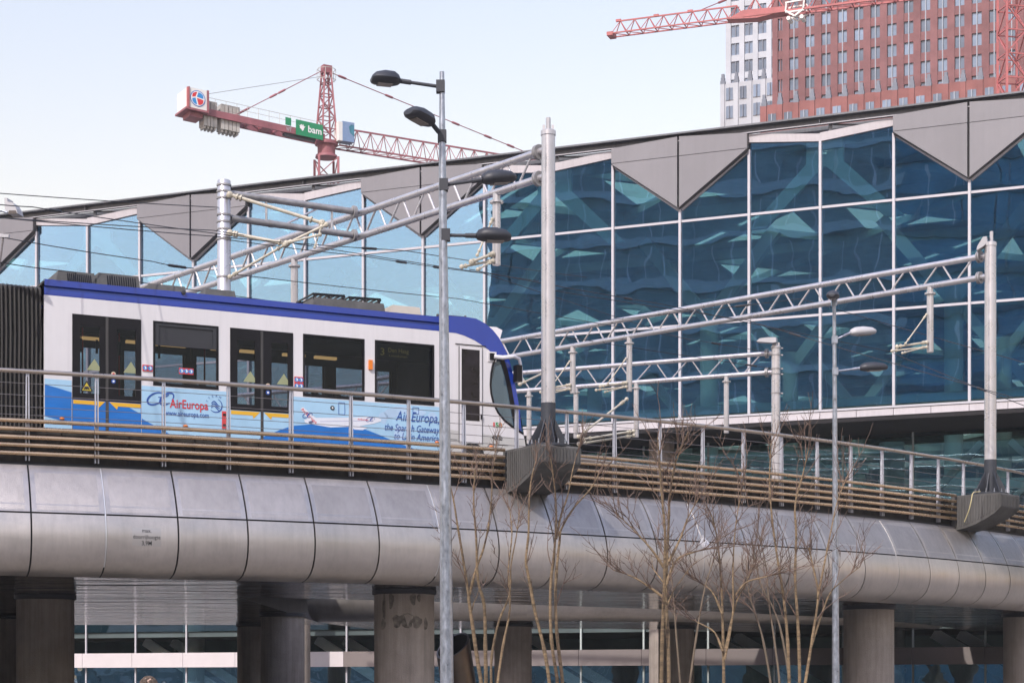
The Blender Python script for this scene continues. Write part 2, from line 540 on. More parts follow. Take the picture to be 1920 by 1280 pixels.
# deck slab: top and inner face; soffit with the wide junction area on the left
RI = 52.5
b = MB()
ring(b, [(VR - 0.2, 5.05), (RI, 5.05), (RI, 2.35)], AS, AE, 90)
b.build('deck', deck_m, via, angle=20)
b = MB()
n = 90
inner = []
for k in range(n + 1):
    a = AS + (AE - AS) * k / n
    p = pol(RI, a, 2.172)
    inner.append(p)
outer = arc_pts(VR - 0.10, 2.172, AS, AE, n)
rows = [[o + (i - o) * t / 6 for t in range(7)] for o, i in zip(outer, inner)]
b.grid(rows)
b.build('soffit', soffit_m, via)
b = MB()                                # soffit of the junction area, butted against the inner edge
edge = [pol(RI, a, 2.172) for a in [AS + (ang(7) - AS) * k / 60 for k in range(61)]]
edge = [p for p in edge if p.x < -6.9]
b.grid([[p + (Vector((p.x, 69.5, p.z)) - p) * t / 6 for t in range(7)] for p in edge])
b.face([Vector((-75, 69.5, Z(2.172))), edge[0], Vector((edge[0].x, 69.5, Z(2.172)))])
b.build('junction_soffit', soffit_m, via)
b = MB()                                # top of the junction area
b.prism([(-60, 47, Z(4.9)), (-7.3, 47.2, Z(4.9)), (-7.3, 69.4, Z(4.9)), (-60, 69.4, Z(4.9))], (0, 0, 0.14))
b.build('junction_deck', deck_m, via)
# far rounded edge of the junction
def straight_edge(mb, pts, out_sign, prof, full=None):
    rows = []
    for i, p in enumerate(pts):
        p = Vector(p)
        q = full or pts
        i = q.index(tuple(pts[i]))
        d = (Vector(q[min(i + 1, len(q) - 1)]) - Vector(q[max(0, i - 1)])).normalized()
        nrm = Vector((d.y, -d.x)) * out_sign
        rows.append([Vector((p.x + nrm.x * dd, p.y + nrm.y * dd, Z(e))) for dd, e in prof])
    return mb.grid(rows)
b = MB()
straight_edge(b, [(-60, 69.6), (-30, 69.6), (-7.2, 69.6)], -1, UP + LOWP)
b.build('far_edge', alu, via)
# second deck behind, its rounded edge towards us
far = thing('second_viaduct', 'second tram viaduct behind the first, showing its shaded rounded edge', 'viaduct', (0, 66, 0))
FE = [(-7.0, 66.5), (-4, 65.4), (0.5, 64.6), (5, 65.6), (9, 67.4), (13, 70.2), (17, 74.5)]
fine = []
for (x0, y0), (x1, y1) in zip(FE, FE[1:]):
    for t in range(4):
        fine.append((x0 + (x1 - x0) * t / 4, y0 + (y1 - y0) * t / 4))
fine.append(FE[-1])
for s0 in range(0, len(fine) - 1, 2):
    b = MB()
    straight_edge(b, fine[s0:s0 + 3], 1, UP, fine)
    b.build('upper_panel', alu, far)
    b = MB()
    straight_edge(b, fine[s0:s0 + 3], 1, LOWP, fine)
    b.build('lower_panel', alu, far)
b = MB()
b.grid([[Vector((x, y + 0.1, Z(2.172))) for x, y in fine], [Vector((x * 0.9, y + 4.5, Z(2.172))) for x, y in fine], [Vector((x * 0.8, y + 9, Z(2.172))) for x, y in fine]])
b.build('soffit', soffit_m, far)
b = MB()
b.grid([[Vector((x, y + 0.0, Z(4.43))) for x, y in fine], [Vector((x, y + 0.15, Z(5.0))) for x, y in fine], [Vector((x * 0.8, y + 9, Z(5.0))) for x, y in fine], [Vector((x * 0.8, y + 9, Z(2.4))) for x, y in fine]])
b.build('deck', deck_m, far, angle=20)

# ------------------------------------------------------------------ columns
def column(px, D, label, r=0.69, stains=False):
    x = (px - 960) * D / FPX
    t = thing('round_column', label, 'column', (x, D, 0), 'round concrete columns under the viaducts')
    b = MB()
    b.lathe((x, D, 0), [(r, 0), (r, Z(2.1))], 36)
    b.build('shaft', conc, t)
    b = MB()
    b.lathe((x, D, 0), [(r + 0.015, Z(2.05)), (r + 0.05, Z(2.06)), (r + 0.05, Z(2.165))], 36)
    b.build('collar', edge_m, t)
    if stains:
        for a, z0, w, h in ((-100, 1.42, 9, 0.15), (-82, 1.44, 14, 0.17), (-62, 1.40, 10, 0.14), (-42, 1.36, 5, 0.14), (-112, 1.9, 5, 0.20), (-70, 1.93, 6, 0.14), (-58, 1.96, 4, 0.10), (-130, 1.35, 6, 0.12), (-128, 1.75, 4, 0.3)):
            b = MB()
            c = []
            rows = []
            n = 14
            for k in range(n):
                th = 2 * math.pi * k / n
                rr = 1 + 0.13 * math.sin(3 * th + a) + 0.08 * math.sin(5 * th)
                aa = math.radians(a + w * math.cos(th) * rr)
                c.append(Vector((x + (r + 0.004) * math.cos(aa), D + (r + 0.004) * math.sin(aa), Z(z0 + h * math.sin(th) * rr))))
            b.face(c)
            b.build('damp_stain', stain_m, t)
    return t
column(85, 46.0, 'dark concrete column nearest the left end of the photo, left of the glass strip', 0.70)
column(2, 60, 'sunlit concrete column cut by the left edge of the photo', 0.70)
column(530, 58, 'dark concrete column between the bright glass strip and the stained column', 0.68)
column(480, 68, 'pale slim looking column peeping out behind the left side of a dark column', 0.68)
column(758, 43.4, 'broad concrete column with dark damp stains just left of the tall lamp post', 0.70, True)
column(962, 68, 'shaded concrete column behind the thin tree trunks right of the tall lamp post', 0.68)
column(1268, 71, 'shaded concrete column behind the tree that stands beneath the bronze rails middle', 0.68)
column(1629, 52.3, 'broad concrete column just right of the slimmer lamp post', 0.70)
column(1924, 58.5, 'sunlit concrete column cut by the right edge of the photo', 0.70)

# ------------------------------------------------------------------ railing on the outer edge
CONS = []        # angular spans interrupted by the consoles
def console_angle(px, D):
    x = (px - 960) * D / FPX
    return math.atan2(D - VC.y, x - VC.x), math.hypot(x - VC.x, D - VC.y)
MAST1 = Vector(((1028 - 960) * 41.95 / FPX, 41.95))
MAST2 = Vector(((1857 - 960) * 52.6 / FPX, 52.6))
am1 = math.atan2(MAST1.y - VC.y, MAST1.x - VC.x)
am2 = math.atan2(MAST2.y - VC.y, MAST2.x - VC.x)
CHALF = 0.62 / VR
BAR_E = [5.29, 5.125, 4.96, 4.80, 4.635]
def railing(name, label, r, i0, i1, cons, outward, loc, bars=True, cables=4):
    t = thing(name, label, 'railing', loc)
    hb = MB()
    hb.tube(arc_pts(r, 6.30, ang(i0), ang(i1), int((i1 - i0) * 2)), 0.046, 12)
    hb.build('handrail', rail_m, t)
    pm = MB()
    for s in (-1, 1):                       # a post is two flat plates
        pm.hexa([(-0.045, s * 0.032 - 0.012, Z(4.5)), (0.045, s * 0.032 - 0.012, Z(4.5)), (0.045, s * 0.032 + 0.012, Z(4.5)), (-0.045, s * 0.032 + 0.012, Z(4.5)),
                 (-0.03, s * 0.022 - 0.010, Z(6.262)), (0.03, s * 0.022 - 0.010, Z(6.262)), (0.03, s * 0.022 + 0.010, Z(6.262)), (-0.03, s * 0.022 + 0.010, Z(6.262))])
    pm.box((-0.02, -0.035, Z(5.18)), (0.02, 0.035, Z(5.24)))
    pm.box((-0.02, -0.03, Z(6.2)), (0.02, 0.03, Z(6.26)))
    p_me = pm.mesh('post', post_m, smooth=False)
    for i in range(i0 + 1, i1):
        a = ang(i)
        if i == 21 and name == 'guard_rail':
            continue
        inst('post', p_me, t, pol(r - outward * 0.03, a, -EYE), a)
    for q in range(cables):
        e = (6.06, 5.82, 5.585, 5.42)[q]
        cb = MB()
        cb.tube(arc_pts(r - outward * 0.03, e, ang(i0), ang(i1), int((i1 - i0) * 2)), 0.007, 5)
        cb.build('cable', cable_m, t)
    if bars:
        cuts = list(range(i0 + 1, i1, 4))
        spans = []
        for c0, c1 in zip(cuts, cuts[1:]):
            a0, a1 = ang(c0 - 0.05) + 0.00008, ang(c1 - 0.05) - 0.00008
            parts = [(a0, a1)]
            for cc in cons:
                nxt = []
                for x0, x1 in parts:
                    if x1 <= cc - CHALF or x0 >= cc + CHALF:
                        nxt.append((x0, x1))
                    else:
                        if x0 < cc - CHALF: nxt.append((x0, cc - CHALF))
                        if x1 > cc + CHALF: nxt.append((cc + CHALF, x1))
                parts = nxt
            spans += parts
        for a0, a1 in spans:
            if a1 - a0 < 0.004:
                continue
            for e in BAR_E:
                bb = MB()
                bb.tube(arc_pts(r + outward * 0.075, e, a0, a1, max(2, int((a1 - a0) / 0.012))), 0.044, 12)
                bb.build('bronze_bar', bronze, t)
        pb = MB()
        h = DA / 2 - 0.00025
        rr = VR - 0.13
        rows = [[Vector((rr * math.cos(q), rr * math.sin(q), Z(e))) for e in (4.5, 5.2)] for q in (-h, 0, h)]
        rows2 = [[Vector(((rr - 0.03) * math.cos(q), (rr - 0.03) * math.sin(q), Z(e))) for e in (5.2, 4.5)] for q in (-h, 0, h)]
        pb.grid(rows)
        pb.grid(rows2)
        pb.grid([[r_[1] for r_ in rows], [r_[0] for r_ in rows2]])
        b_me = pb.mesh('backing_panel', back_m, smooth=False)
        for i in range(i0 + 1, i1):
            inst('backing_panel', b_me, t, (VC.x, VC.y, 0), ang(i))
    return t
railing('guard_rail', 'long curved railing with five bronze bars along the near edge of the viaduct', VR, -8, 31, [am1, am2], 1, (0, 42, Z(5)))
railing('inner_guard_rail', 'plain railing along the far edge of the curved viaduct behind the bronze bars', RI + 0.15, 5, 30, [], -1, (5, 55, Z(5)), bars=False, cables=3)

# ------------------------------------------------------------------ clearance sign on the cladding
sg = thing('clearance_sign', 'small grey sign with three lines of black lettering on the rounded cladding', 'sign', pol(VR + 0.7, A0 + PITCH * 1.55, 3.0))
def tube_r(e):
    for (d0, e0), (d1, e1) in zip(LOWP, LOWP[1:]):
        if e1 <= e <= e0:
            return VR + d0 + (d1 - d0) * (e - e0) / (e1 - e0)
    return VR + 0.68
SA = A0 + PITCH * 1.555
def on_tube(off):
    def fn(x, y):
        r = tube_r(y)
        return pol(r + off, SA + x / VR, y)
    return fn
b = MB()
f0 = on_tube(0.003)
b.grid([[f0(-0.29 + 0.58 * k / 4, 2.79 + 0.37 * j / 6) for k in range(5)] for j in range(7)])
b.build('sign_film', mat('sign_film', (0.47, 0.44, 0.42), 0.42, 0.8, var=0.04), sg)
for s, w, x0, y0, hh in (('max.', 0.185, -0.09, 3.065, 0.115), ('doorrijhoogte', 0.55, -0.275, 2.935, 0.115), ('3,9M', 0.20, -0.10, 2.805, 0.125)):
    b = MB()
    fo = on_tube(0.007)
    add_text(b, s, w, lambda x, y: fo(x + x0, y + y0), height=hh, bold=0.004)
    b.build('lettering', black_flat, sg, smooth=False)

# ------------------------------------------------------------------ consoles
def console(a, label):
    o = pol(VR + 0.9, a, 4.0)
    t = thing('concrete_console', label, 'console', o)
    R_, T_ = Vector((math.cos(a), math.sin(a), 0)), Vector((-math.sin(a), math.cos(a), 0))
    def P(r, s, e):
        return Vector((VC.x, VC.y, 0)) + R_ * r + T_ * s + Vector((0, 0, Z(e)))
    side = [(VR - 0.1, 5.29), (VR + 1.40, 5.29), (VR + 1.43, 5.25), (VR + 1.43, 4.90), (VR + 1.25, 4.74), (VR + 0.95, 4.58), (VR + 0.6, 4.44), (VR + 0.3, 4.36), (VR - 0.1, 4.30)]
    b = MB()
    b.prism([P(r, -0.55, e) for r, e in side], T_ * 1.1)
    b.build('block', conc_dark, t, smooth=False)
    b = MB()                                     # fluted relief on the faces
    for s in (-1, 1):
        for k in range(15):
            r = VR + 0.12 + k * 0.088
            e0 = 4.32 + 0.55 * max(0, (r - VR) / 1.43) ** 1.4 + 0.06
            b.obox(P(r, s * 0.556, (5.24 + e0) / 2), R_, T_, (0, 0, 1), 0.022, 0.012, (5.24 - e0) / 2)
    for k in range(12):
        s = -0.485 + k * 0.088
        b.obox(P(VR + 1.434, s, 5.08), R_, T_, (0, 0, 1), 0.012, 0.022, 0.15)
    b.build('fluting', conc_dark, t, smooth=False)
    return t
console(am1, 'fluted concrete console carrying the mast beside the nose of the tram')
console(am2, 'fluted concrete console carrying the mast at the right end of the photo')

rp_ = thing('rope', 'pale yellow rope hanging over the concrete console at the right end', 'rope', A(1822, 924, 51.6))
b = MB()
b.tube([A(1838, 921, 51.9), A(1826, 922, 51.5), A(1823, 926, 51.2), A(1821, 938, 51.15), A(1818, 952, 51.2), A(1813, 966, 51.3), A(1808, 978, 51.4)], 0.014, 6)
b.build('strand', mat('rope_fibre', (0.55, 0.47, 0.25), 0.9), rp_)
# ------------------------------------------------------------------ overhead line masts and gantries
def mast_parts(t, x, y, e0, e1, r, base=True, cap=True):
    b = MB()
    b.lathe((x, y, 0), [(r * 1.02, Z(e0 + 1.0 if base else e0)), (r * 0.98, Z(e1 - 0.12))], 24)
    b.build('mast', silver, t)
    b = MB()
    b.lathe((x, y, 0), [(r * 1.08, Z(e1 - 0.12)), (r * 1.08, Z(e1 - 0.02)), (r * 0.9, Z(e1))], 24)
    if cap:
        b.lathe((x, y, 0), [(0.055, Z(e1)), (0.055, Z(e1 + 0.28))], 12)
        for s in (-1, 1):
            b.box((x + s * 0.10 - 0.03, y - 0.01, Z(e1 + 0.0)), (x + s * 0.10 + 0.03, y + 0.01, Z(e1 + 0.12)))
    b.build('mast_cap', silver, t)
    if base:
        b = MB()
        b.lathe((x, y, 0), [(r * 1.06, Z(e0 + 0.06)), (r * 1.05, Z(e0 + 1.0))], 24)
        b.build('mast_sleeve', mast_dark, t)
        b = MB()
        b.lathe((x, y, 0), [(0.50, Z(e0)), (0.50, Z(e0 + 0.05)), (0.30, Z(e0 + 0.09))], 28)
        b.build('base_plate', mast_dark, t)
        for k in range(12):
            a = math.pi * 2 * k / 12
            bb = MB()
            bb.lathe((x + 0.43 * math.cos(a), y + 0.43 * math.sin(a), 0), [(0.022, Z(e0 + 0.05)), (0.022, Z(e0 + 0.10)), (0.012, Z(e0 + 0.10)), (0.012, Z(e0 + 0.16))], 6)
            bb.build('anchor_bolt', galv, t)
        for k in range(8):
            a = math.pi * 2 * k / 8 + 0.3
            d = Vector((math.cos(a), math.sin(a), 0))
            q = Vector((-d.y, d.x, 0)) * 0.012
            c = Vector((x, y, 0))
            b = MB()
            b.prism([c + d * r + q + Vector((0, 0, Z(e0 + 0.05))), c + d * 0.46 + q + Vector((0, 0, Z(e0 + 0.05))), c + d * 0.44 + q + Vector((0, 0, Z(e0 + 0.14))), c + d * (r + 0.02) + q + Vector((0, 0, Z(e0 + 0.62)))], q * -2)
            b.build('gusset', mast_dark, t, smooth=False)
def on_line(P, Q, px):
    """parameter along plan line PQ where it is seen at photograph column px"""
    k = (px - 960) / FPX
    d = Q - P
    return (k * P.y - P.x) / (d.x - k * d.y)
def gantry_beam(t, P, Q, e_top, e_bot, pitch, drops, r=0.085, s0=0.03):
    d3 = Vector((Q.x - P.x, Q.y - P.y, 0))
    L = d3.length
    u = d3 / L
    for e, nm in ((e_top, 'top_chord'), (e_bot, 'bottom_chord')):
        b = MB()
        b.tube([Vector((P.x, P.y, Z(e))) + u * 0.10, Vector((Q.x, Q.y, Z(e)))], r, 14)
        b.build(nm, silver, t)
        b = MB()
        c = Vector((P.x, P.y, Z(e))) + u * (0.34)
        b.lathe(c, [(0.17, -0.05), (0.17, -0.008), (0.15, -0.008), (0.15, 0.008), (0.17, 0.008), (0.17, 0.05)], 18, u)
        b.build('flange', silver_dirty, t)
    n = int((L - 0.6) / pitch)
    for k in range(n):
        x0 = 0.55 + k * pitch
        for a, bb in (((x0, e_top), (x0 + pitch * 0.5, e_bot)), ((x0 + pitch * 0.58, e_bot), (x0 + pitch * 0.92, e_top))):
            m = MB()
            m.tube([Vector((P.x, P.y, Z(a[1]))) + u * a[0], Vector((P.x, P.y, Z(bb[1]))) + u * bb[0]], 0.028, 7)
            m.build('diagonal', silver, t)
    for px, e_end in drops:
        s = on_line(P, Q, px)
        c = Vector((P.x + (Q.x - P.x) * s, P.y + (Q.y - P.y) * s, 0))
        b = MB()
        b.lathe(c, [(0.095, Z(e_end)), (0.098, Z(e_end + 0.03)), (0.098, Z(e_bot - 0.25)), (0.16, Z(e_bot - 0.25)), (0.16, Z(e_bot - 0.20)), (0.09, Z(e_bot - 0.20)), (0.09, Z(e_bot - 0.03))], 18)
        b.build('drop_tube', silver, t)
def rod(t, p, q, r=0.028, m=None, name='insulator_rod', knobs=True):
    b = MB()
    p, q = Vector(p), Vector(q)
    b.tube([p, q], r, 8)
    if knobs:
        d = (q - p).normalized()
        for c in (p, q):
            b.ball(c, r * 2.0, r * 2.0, r * 2.0, 8, 5)
        for s in (0.08, 0.12, 0.88):
            c = p + (q - p) * s
            b.tube([c - d * 0.02, c + d * 0.02], r * 1.8, 8)
    return b.build(name, m or cream, t)
P1, Q1 = MAST1, Vector((-12.2, 57.8))
g1 = thing('portal_gantry', 'silver overhead line gantry on the tall mast beside the tram nose', 'gantry', (P1.x, P1.y, Z(5.29)), 'overhead line gantries')
mast_parts(g1, P1.x, P1.y, 5.29, 12.42, 0.157)
gantry_beam(g1, P1, Q1, 12.0, 11.40, 1.02, [(931, 9.71), (552, 9.4)])
# steady arms hanging off the first drop tube
s = on_line(P1, Q1, 931)
DP = P1 + (Q1 - P1) * s
rod(g1, A(923, 411, DP.y - 0.1), A(895, 478, DP.y - 0.3), 0.022)
rod(g1, A(924, 476, DP.y - 0.1), A(884, 491, DP.y - 0.5), 0.034)
rod(g1, A(924, 489, DP.y - 0.1), A(866, 500, DP.y - 0.5), 0.030)
rod(g1, A(921, 491, DP.y - 0.1), A(896, 505, DP.y - 0.7), 0.024)
P2, Q2 = MAST2, Vector((-5.2, 70.5))
g2 = thing('portal_gantry', 'silver overhead line gantry on the mast at the right end of the photo', 'gantry', (P2.x, P2.y, Z(5.29)), 'overhead line gantries')
mast_parts(g2, P2.x, P2.y, 5.29, 12.42, 0.165, cap=False)
gantry_beam(g2, P2, Q2, 12.06, 11.47, 1.10, [(1744, 9.55), (1180, 9.65), (1074, 9.85)])
for px, yb, sg_ in ((1744, 9.55, -1), (1074, 9.85, -1), (1180, 9.65, -1)):
    s = on_line(P2, Q2, px)
    D_ = (P2 + (Q2 - P2) * s).y
    k = D_ / 54.0
    py = 1280 - yb * FPX / D_
    rod(g2, A(px - 7 / k, py - 71 / k, D_ - 0.1), A(px - 46 / k, py - 17 / k, D_ - 0.4), 0.02)
    rod(g2, A(px - 7 / k, py - 19 / k, D_ - 0.1), A(px - 62 / k, py - 11 / k, D_ - 0.4), 0.032)
    rod(g2, A(px - 7 / k, py - 10 / k, D_ - 0.1), A(px - 71 / k, py - 3 / k, D_ - 0.5), 0.026)
    rod(g2, A(px - 12 / k, py - 9 / k, D_ - 0.1), A(px - 52 / k, py + 1 / k, D_ - 0.7), 0.02)
rod(g2, A(1175, 748, 60), A(1085, 818, 57), 0.035)
rod(g2, A(1028 + 10, 690, 60), A(975, 720, 58), 0.035)
b = MB()                                   # lamp on top of the right mast
b.lathe((P2.x + 0.03, P2.y, 0), [(0.05, Z(12.42)), (0.05, Z(12.72))], 10)
b.build('lamp_stem', silver, g2)
b = MB()
b.prism([A(1838, 452, 52.5), A(1832, 462, 52.5), A(1831, 469, 52.5), A(1843, 462, 52.5), A(1851, 455, 52.5), A(1850, 443, 52.5), A(1843, 444, 52.5)], (0.1, 0.25, 0))
b.build('lamp_head', lamp_light, g2)
b = MB()
mast3 = Vector((Q2.x, Q2.y, 0))
b.lathe(mast3, [(0.16, Z(5.0)), (0.155, Z(12.4))], 18)
b.build('far_mast', silver, g2)
P3 = Vector((9.66, 68.3))
Q3 = Vector((-12.5, 78.8))
g3 = thing('portal_gantry', 'farther silver overhead line gantry with a lamp on its short mast', 'gantry', (P3.x, P3.y, Z(5.0)), 'overhead line gantries')
mast_parts(g3, P3.x, P3.y, 5.0, 12.34, 0.165, base=False)
gantry_beam(g3, P3, Q3, 12.08, 11.38, 1.42, [(1362, 9.25), (1193, 9.3), (992, 9.3), (1080, 9.4)])
b = MB()
for e in (12.25, 12.0, 11.5, 11.3, 10.6):
    b.lathe((P3.x, P3.y, 0), [(0.185, Z(e - 0.02)), (0.185, Z(e + 0.02))], 20)
    b.obox((P3.x + 0.2, P3.y, Z(e)), (1, 0, 0), (0, 1, 0), (0, 0, 1), 0.06, 0.03, 0.025)
b.build('mast_clamp', silver_dirty, g3)
b = MB()
b.prism([A(1418, 640, 68), A(1424, 634, 68), A(1440, 632, 68), A(1455, 632, 68), A(1455, 641, 68), A(1448, 642, 68)], (0.1, 0.3, 0))
b.build('lamp_head', lamp_light, g3)
rod(g3, A(1188, 816, 70), A(1085, 832, 68), 0.04)
rod(g3, A(1188, 808, 70), A(1095, 823, 68), 0.04)
# left mast with two horizontal arms to the first gantry
P4 = Vector(((420 - 960) * 45.7 / FPX, 45.7))
s = on_line(P1, Q1, 677)
J = P1 + (Q1 - P1) * s
g4 = thing('overhead_line_mast', 'stout silver mast behind the tram roof with two dirty horizontal arm tubes', 'mast', (P4.x, P4.y, Z(5.05)))
b = MB()
b.lathe((P4.x, P4.y, 0), [(0.175, Z(5.05)), (0.162, Z(12.28)), (0.15, Z(12.3))], 24)
b.build('mast', silver, g4)
b = MB()
for e in (12.18, 12.02, 11.86, 11.45, 11.28, 11.1, 10.85, 9.93):
    b.lathe((P4.x, P4.y, 0), [(0.182, Z(e - 0.02)), (0.182, Z(e + 0.02))], 22)
b.build('mast_clamp', silver_dirty, g4)
for e in (12.0, 11.40):
    b = MB()
    p, q = Vector((P4.x, P4.y, Z(e))), Vector((J.x, J.y, Z(e)))
    d = (q - p).normalized()
    b.tube([p + d * 0.17, q - d * 0.25], 0.083, 14)
    b.tube([p + d * 1.18, p + d * 1.3], 0.092, 14)
    b.build('arm_tube', silver_dirty, g4)
    b = MB()
    b.lathe(q - d * 0.2, [(0.15, -0.04), (0.15, 0.04)], 16, d)
    b.build('flange', silver_dirty, g4)
b = MB()
for fr in (0.30, 0.78):
    p = Vector((P4.x, P4.y, 0)).lerp(Vector((J.x, J.y, 0)), fr)
    b.tube([p + Vector((0, 0, Z(12.0))), p + Vector((0, 0, Z(11.4)))], 0.03, 8)
p, q = Vector((P4.x, P4.y, Z(11.4))).lerp(Vector((J.x, J.y, Z(11.4))), 0.42), Vector((P4.x, P4.y, Z(12.0))).lerp(Vector((J.x, J.y, Z(12.0))), 0.70)
b.tube([p, q], 0.025, 8)
b.build('arm_strut', silver, g4)
rod(g4, A(431, 365, 45.5), A(604, 418, 45.3), 0.045)
rod(g4, A(431, 437, 45.5), A(537, 457, 45.3), 0.045)
rod(g4, A(431, 519, 45.5), A(534, 459, 45.2), 0.032)
rod(g4, A(537, 457, 45.2), A(612, 421, 45.2), 0.032)
rod(g4, A(540, 455, 45.2), A(600, 440, 45.0), 0.026)
rod(g4, A(604, 420, 45.2), A(590, 464, 45.1), 0.018)

# ------------------------------------------------------------------ overhead wires
def wire(pts, label, r=0.011, ins=()):
    pts = [Vector(p) for p in pts]
    mb = MB()
    fine_ = []
    for p, q in zip(pts, pts[1:]):
        for k in range(10):
            t = k / 10
            fine_.append(p.lerp(q, t) - Vector((0, 0, 0.02 * 4 * t * (1 - t))))
    fine_.append(pts[-1])
    mb.tube(fine_, r, 5)
    t = thing('overhead_wire', label, 'wire', pts[0])
    mb.build('strand', wire_m, t)
    for f_, L_ in ins:
        i = min(len(fine_) - 2, int(f_ * (len(fine_) - 1)))
        c = fine_[i]
        d = (fine_[i + 1] - c).normalized()
        b = MB()
        b.tube([c - d * L_, c - d * L_ * 0.8, c + d * L_ * 0.8, c + d * L_], [r, r * 3, r * 3, r], 8)
        b.build('insulator', wire_m, t)
    return t
wire([A(-60, 358, 40), A(410, 389, 45.6)], 'thin topmost wire crossing the sky at the left edge towards the stout mast')
wire([A(-60, 376, 36), A(60, 388, 37.2), A(430, 441, 44.5)], 'wire with a long dark insulator under the topmost wire at the left', ins=[(0.58, 0.22)])
wire([A(-60, 402, 36), A(400, 443, 44), A(760, 470, 47.5), A(1100, 520, 62)], 'wire running from the left edge past the middle of the stout mast', ins=[(0.62, 0.25)])
wire([A(-60, 404, 37.5), A(400, 432, 44.3), A(1010, 527, 60)], 'wire sagging just above its twin across the left glass panes')
wire([A(10, 446, 39), A(285, 490, 42.2), A(363, 503, 43.2)], 'short wire ending at the truss beside the left grey panel point', ins=[(0.8, 0.3)])
wire([A(-40, 485, 38.5), A(120, 508, 40.5), A(700, 590, 52)], 'wire dropping behind the boxes on the tram roof')
wire([A(430, 450, 45.7), A(680, 480, 49.5), A(905, 512, 55), A(1300, 640, 74)], 'wire crossing the glass between the two tall masts', ins=[(0.45, 0.3), (0.55, 0.25)])
wire([A(445, 515, 46), A(860, 560, 55), A(1440, 660, 68)], 'wire low over the tram roof equipment running to the farther gantry', ins=[(0.9, 0.3)])
wire([A(880, 505, 43.2), A(1240, 570, 52), A(1675, 660, 60)], 'contact wire from the near drop tube to the right drop tube', ins=[(0.4, 0.25)])
wire([A(1040, 545, 47), A(1400, 600, 57), A(1900, 745, 50)], 'wire across the right half of the glass above the lower truss', ins=[(0.6, 0.25)])
wire([A(1140, 600, 58), A(1500, 560, 58), A(1960, 690, 52)], 'wire over the right truss near the second lamp post', ins=[(0.35, 0.25)])
wire([A(1050, 630, 62), A(1445, 690, 67.5)], 'wire beside the lower truss in front of the farther mast', ins=[(0.9, 0.3)])
wire([A(1675, 662, 55), A(1920, 760, 49)], 'wire falling to the right edge below the right drop tube', ins=[(0.7, 0.25)])

# ------------------------------------------------------------------ the tram
TP = Vector((-10.03, 40.0, 0))
TU = Vector((0.895, 0.446, 0)).normalized()
TN = Vector((TU.y, -TU.x, 0))                  # outward, towards the railing
def T(u, w, e):
    return TP + TU * u + TN * w + Vector((0, 0, Z(e)))
def S(px, py):
    """photograph pixel -> (along, height) on the side of the tram"""
    k = (px - 960) / FPX
    u = (k * TP.y - TP.x) / (TU.x - k * TU.y)
    return u, (1280 - py) * (TP.y + u * TU.y) / FPX
tram = thing('tram', 'white and blue articulated tram carrying a light blue airline advert along its side', 'tram', (TP.x, TP.y, Z(5.2)))
W = -2.65
def tbox(mb, u0, u1, w0, w1, e0, e1):
    return mb.hexa([T(u0, w0, e0), T(u1, w0, e0), T(u1, w1, e0), T(u0, w1, e0), T(u0, w0, e1), T(u1, w0, e1), T(u1, w1, e1), T(u0, w1, e1)])
def tpoly(mb, pts, w=0.006, th=None):
    """thin sheet on the side of the tram"""
    p = [T(u, w, e) for u, e in pts]
    if th:
        return mb.prism(p, TN * -th)
    return mb.face(p)
OPEN = [(0.60, 2.11, 5.46, 7.97), (2.38, 3.87, 6.55, 7.97), (4.14, 5.63, 5.46, 7.97), (5.87, 7.38, 6.55, 7.975), (7.64, 9.15, 6.55, 7.98)]
SKB, TOPW = 5.42, 8.32
WT = 0.07
for side, w0, w1, nm in ((0, 0.0, -WT, 'side_wall'), (1, W + WT, W, 'far_side_wall')):
    b = MB()
    us = sorted({0.0, 9.3} | {v for o in OPEN for v in o[:2]})
    for u0, u1 in zip(us, us[1:]):
        holes = [o for o in OPEN if o[0] <= u0 + 1e-6 and o[1] >= u1 - 1e-6]
        if not holes:
            tbox(b, u0, u1, w0, w1, SKB, TOPW)
        else:
            _, _, h0, h1 = holes[0]
            tbox(b, u0, u1, w0, w1, h1, TOPW)
            if h0 > 5.5:
                tbox(b, u0, u1, w0, w1, SKB, h0)
    b.build(nm, white_paint, tram, smooth=False)
b = MB()                                          # dark lining on the inside of the far wall
us = sorted({0.0, 9.3} | {v for o in OPEN for v in o[:2]})
for u0, u1 in zip(us, us[1:]):
    holes = [o for o in OPEN if o[0] <= u0 + 1e-6 and o[1] >= u1 - 1e-6]
    wi, wo = W + WT + 0.003, W + WT + 0.02
    if not holes:
        tbox(b, u0, u1, wi, wo, 5.62, 8.04)
    else:
        h0, h1 = max(6.2, holes[0][2]), min(7.72, holes[0][3])
        tbox(b, u0, u1, wi, wo, h1, 8.04)
        tbox(b, u0, u1, wi, wo, 5.62, h0)
b.build('inner_lining', inside_m, tram, smooth=False)
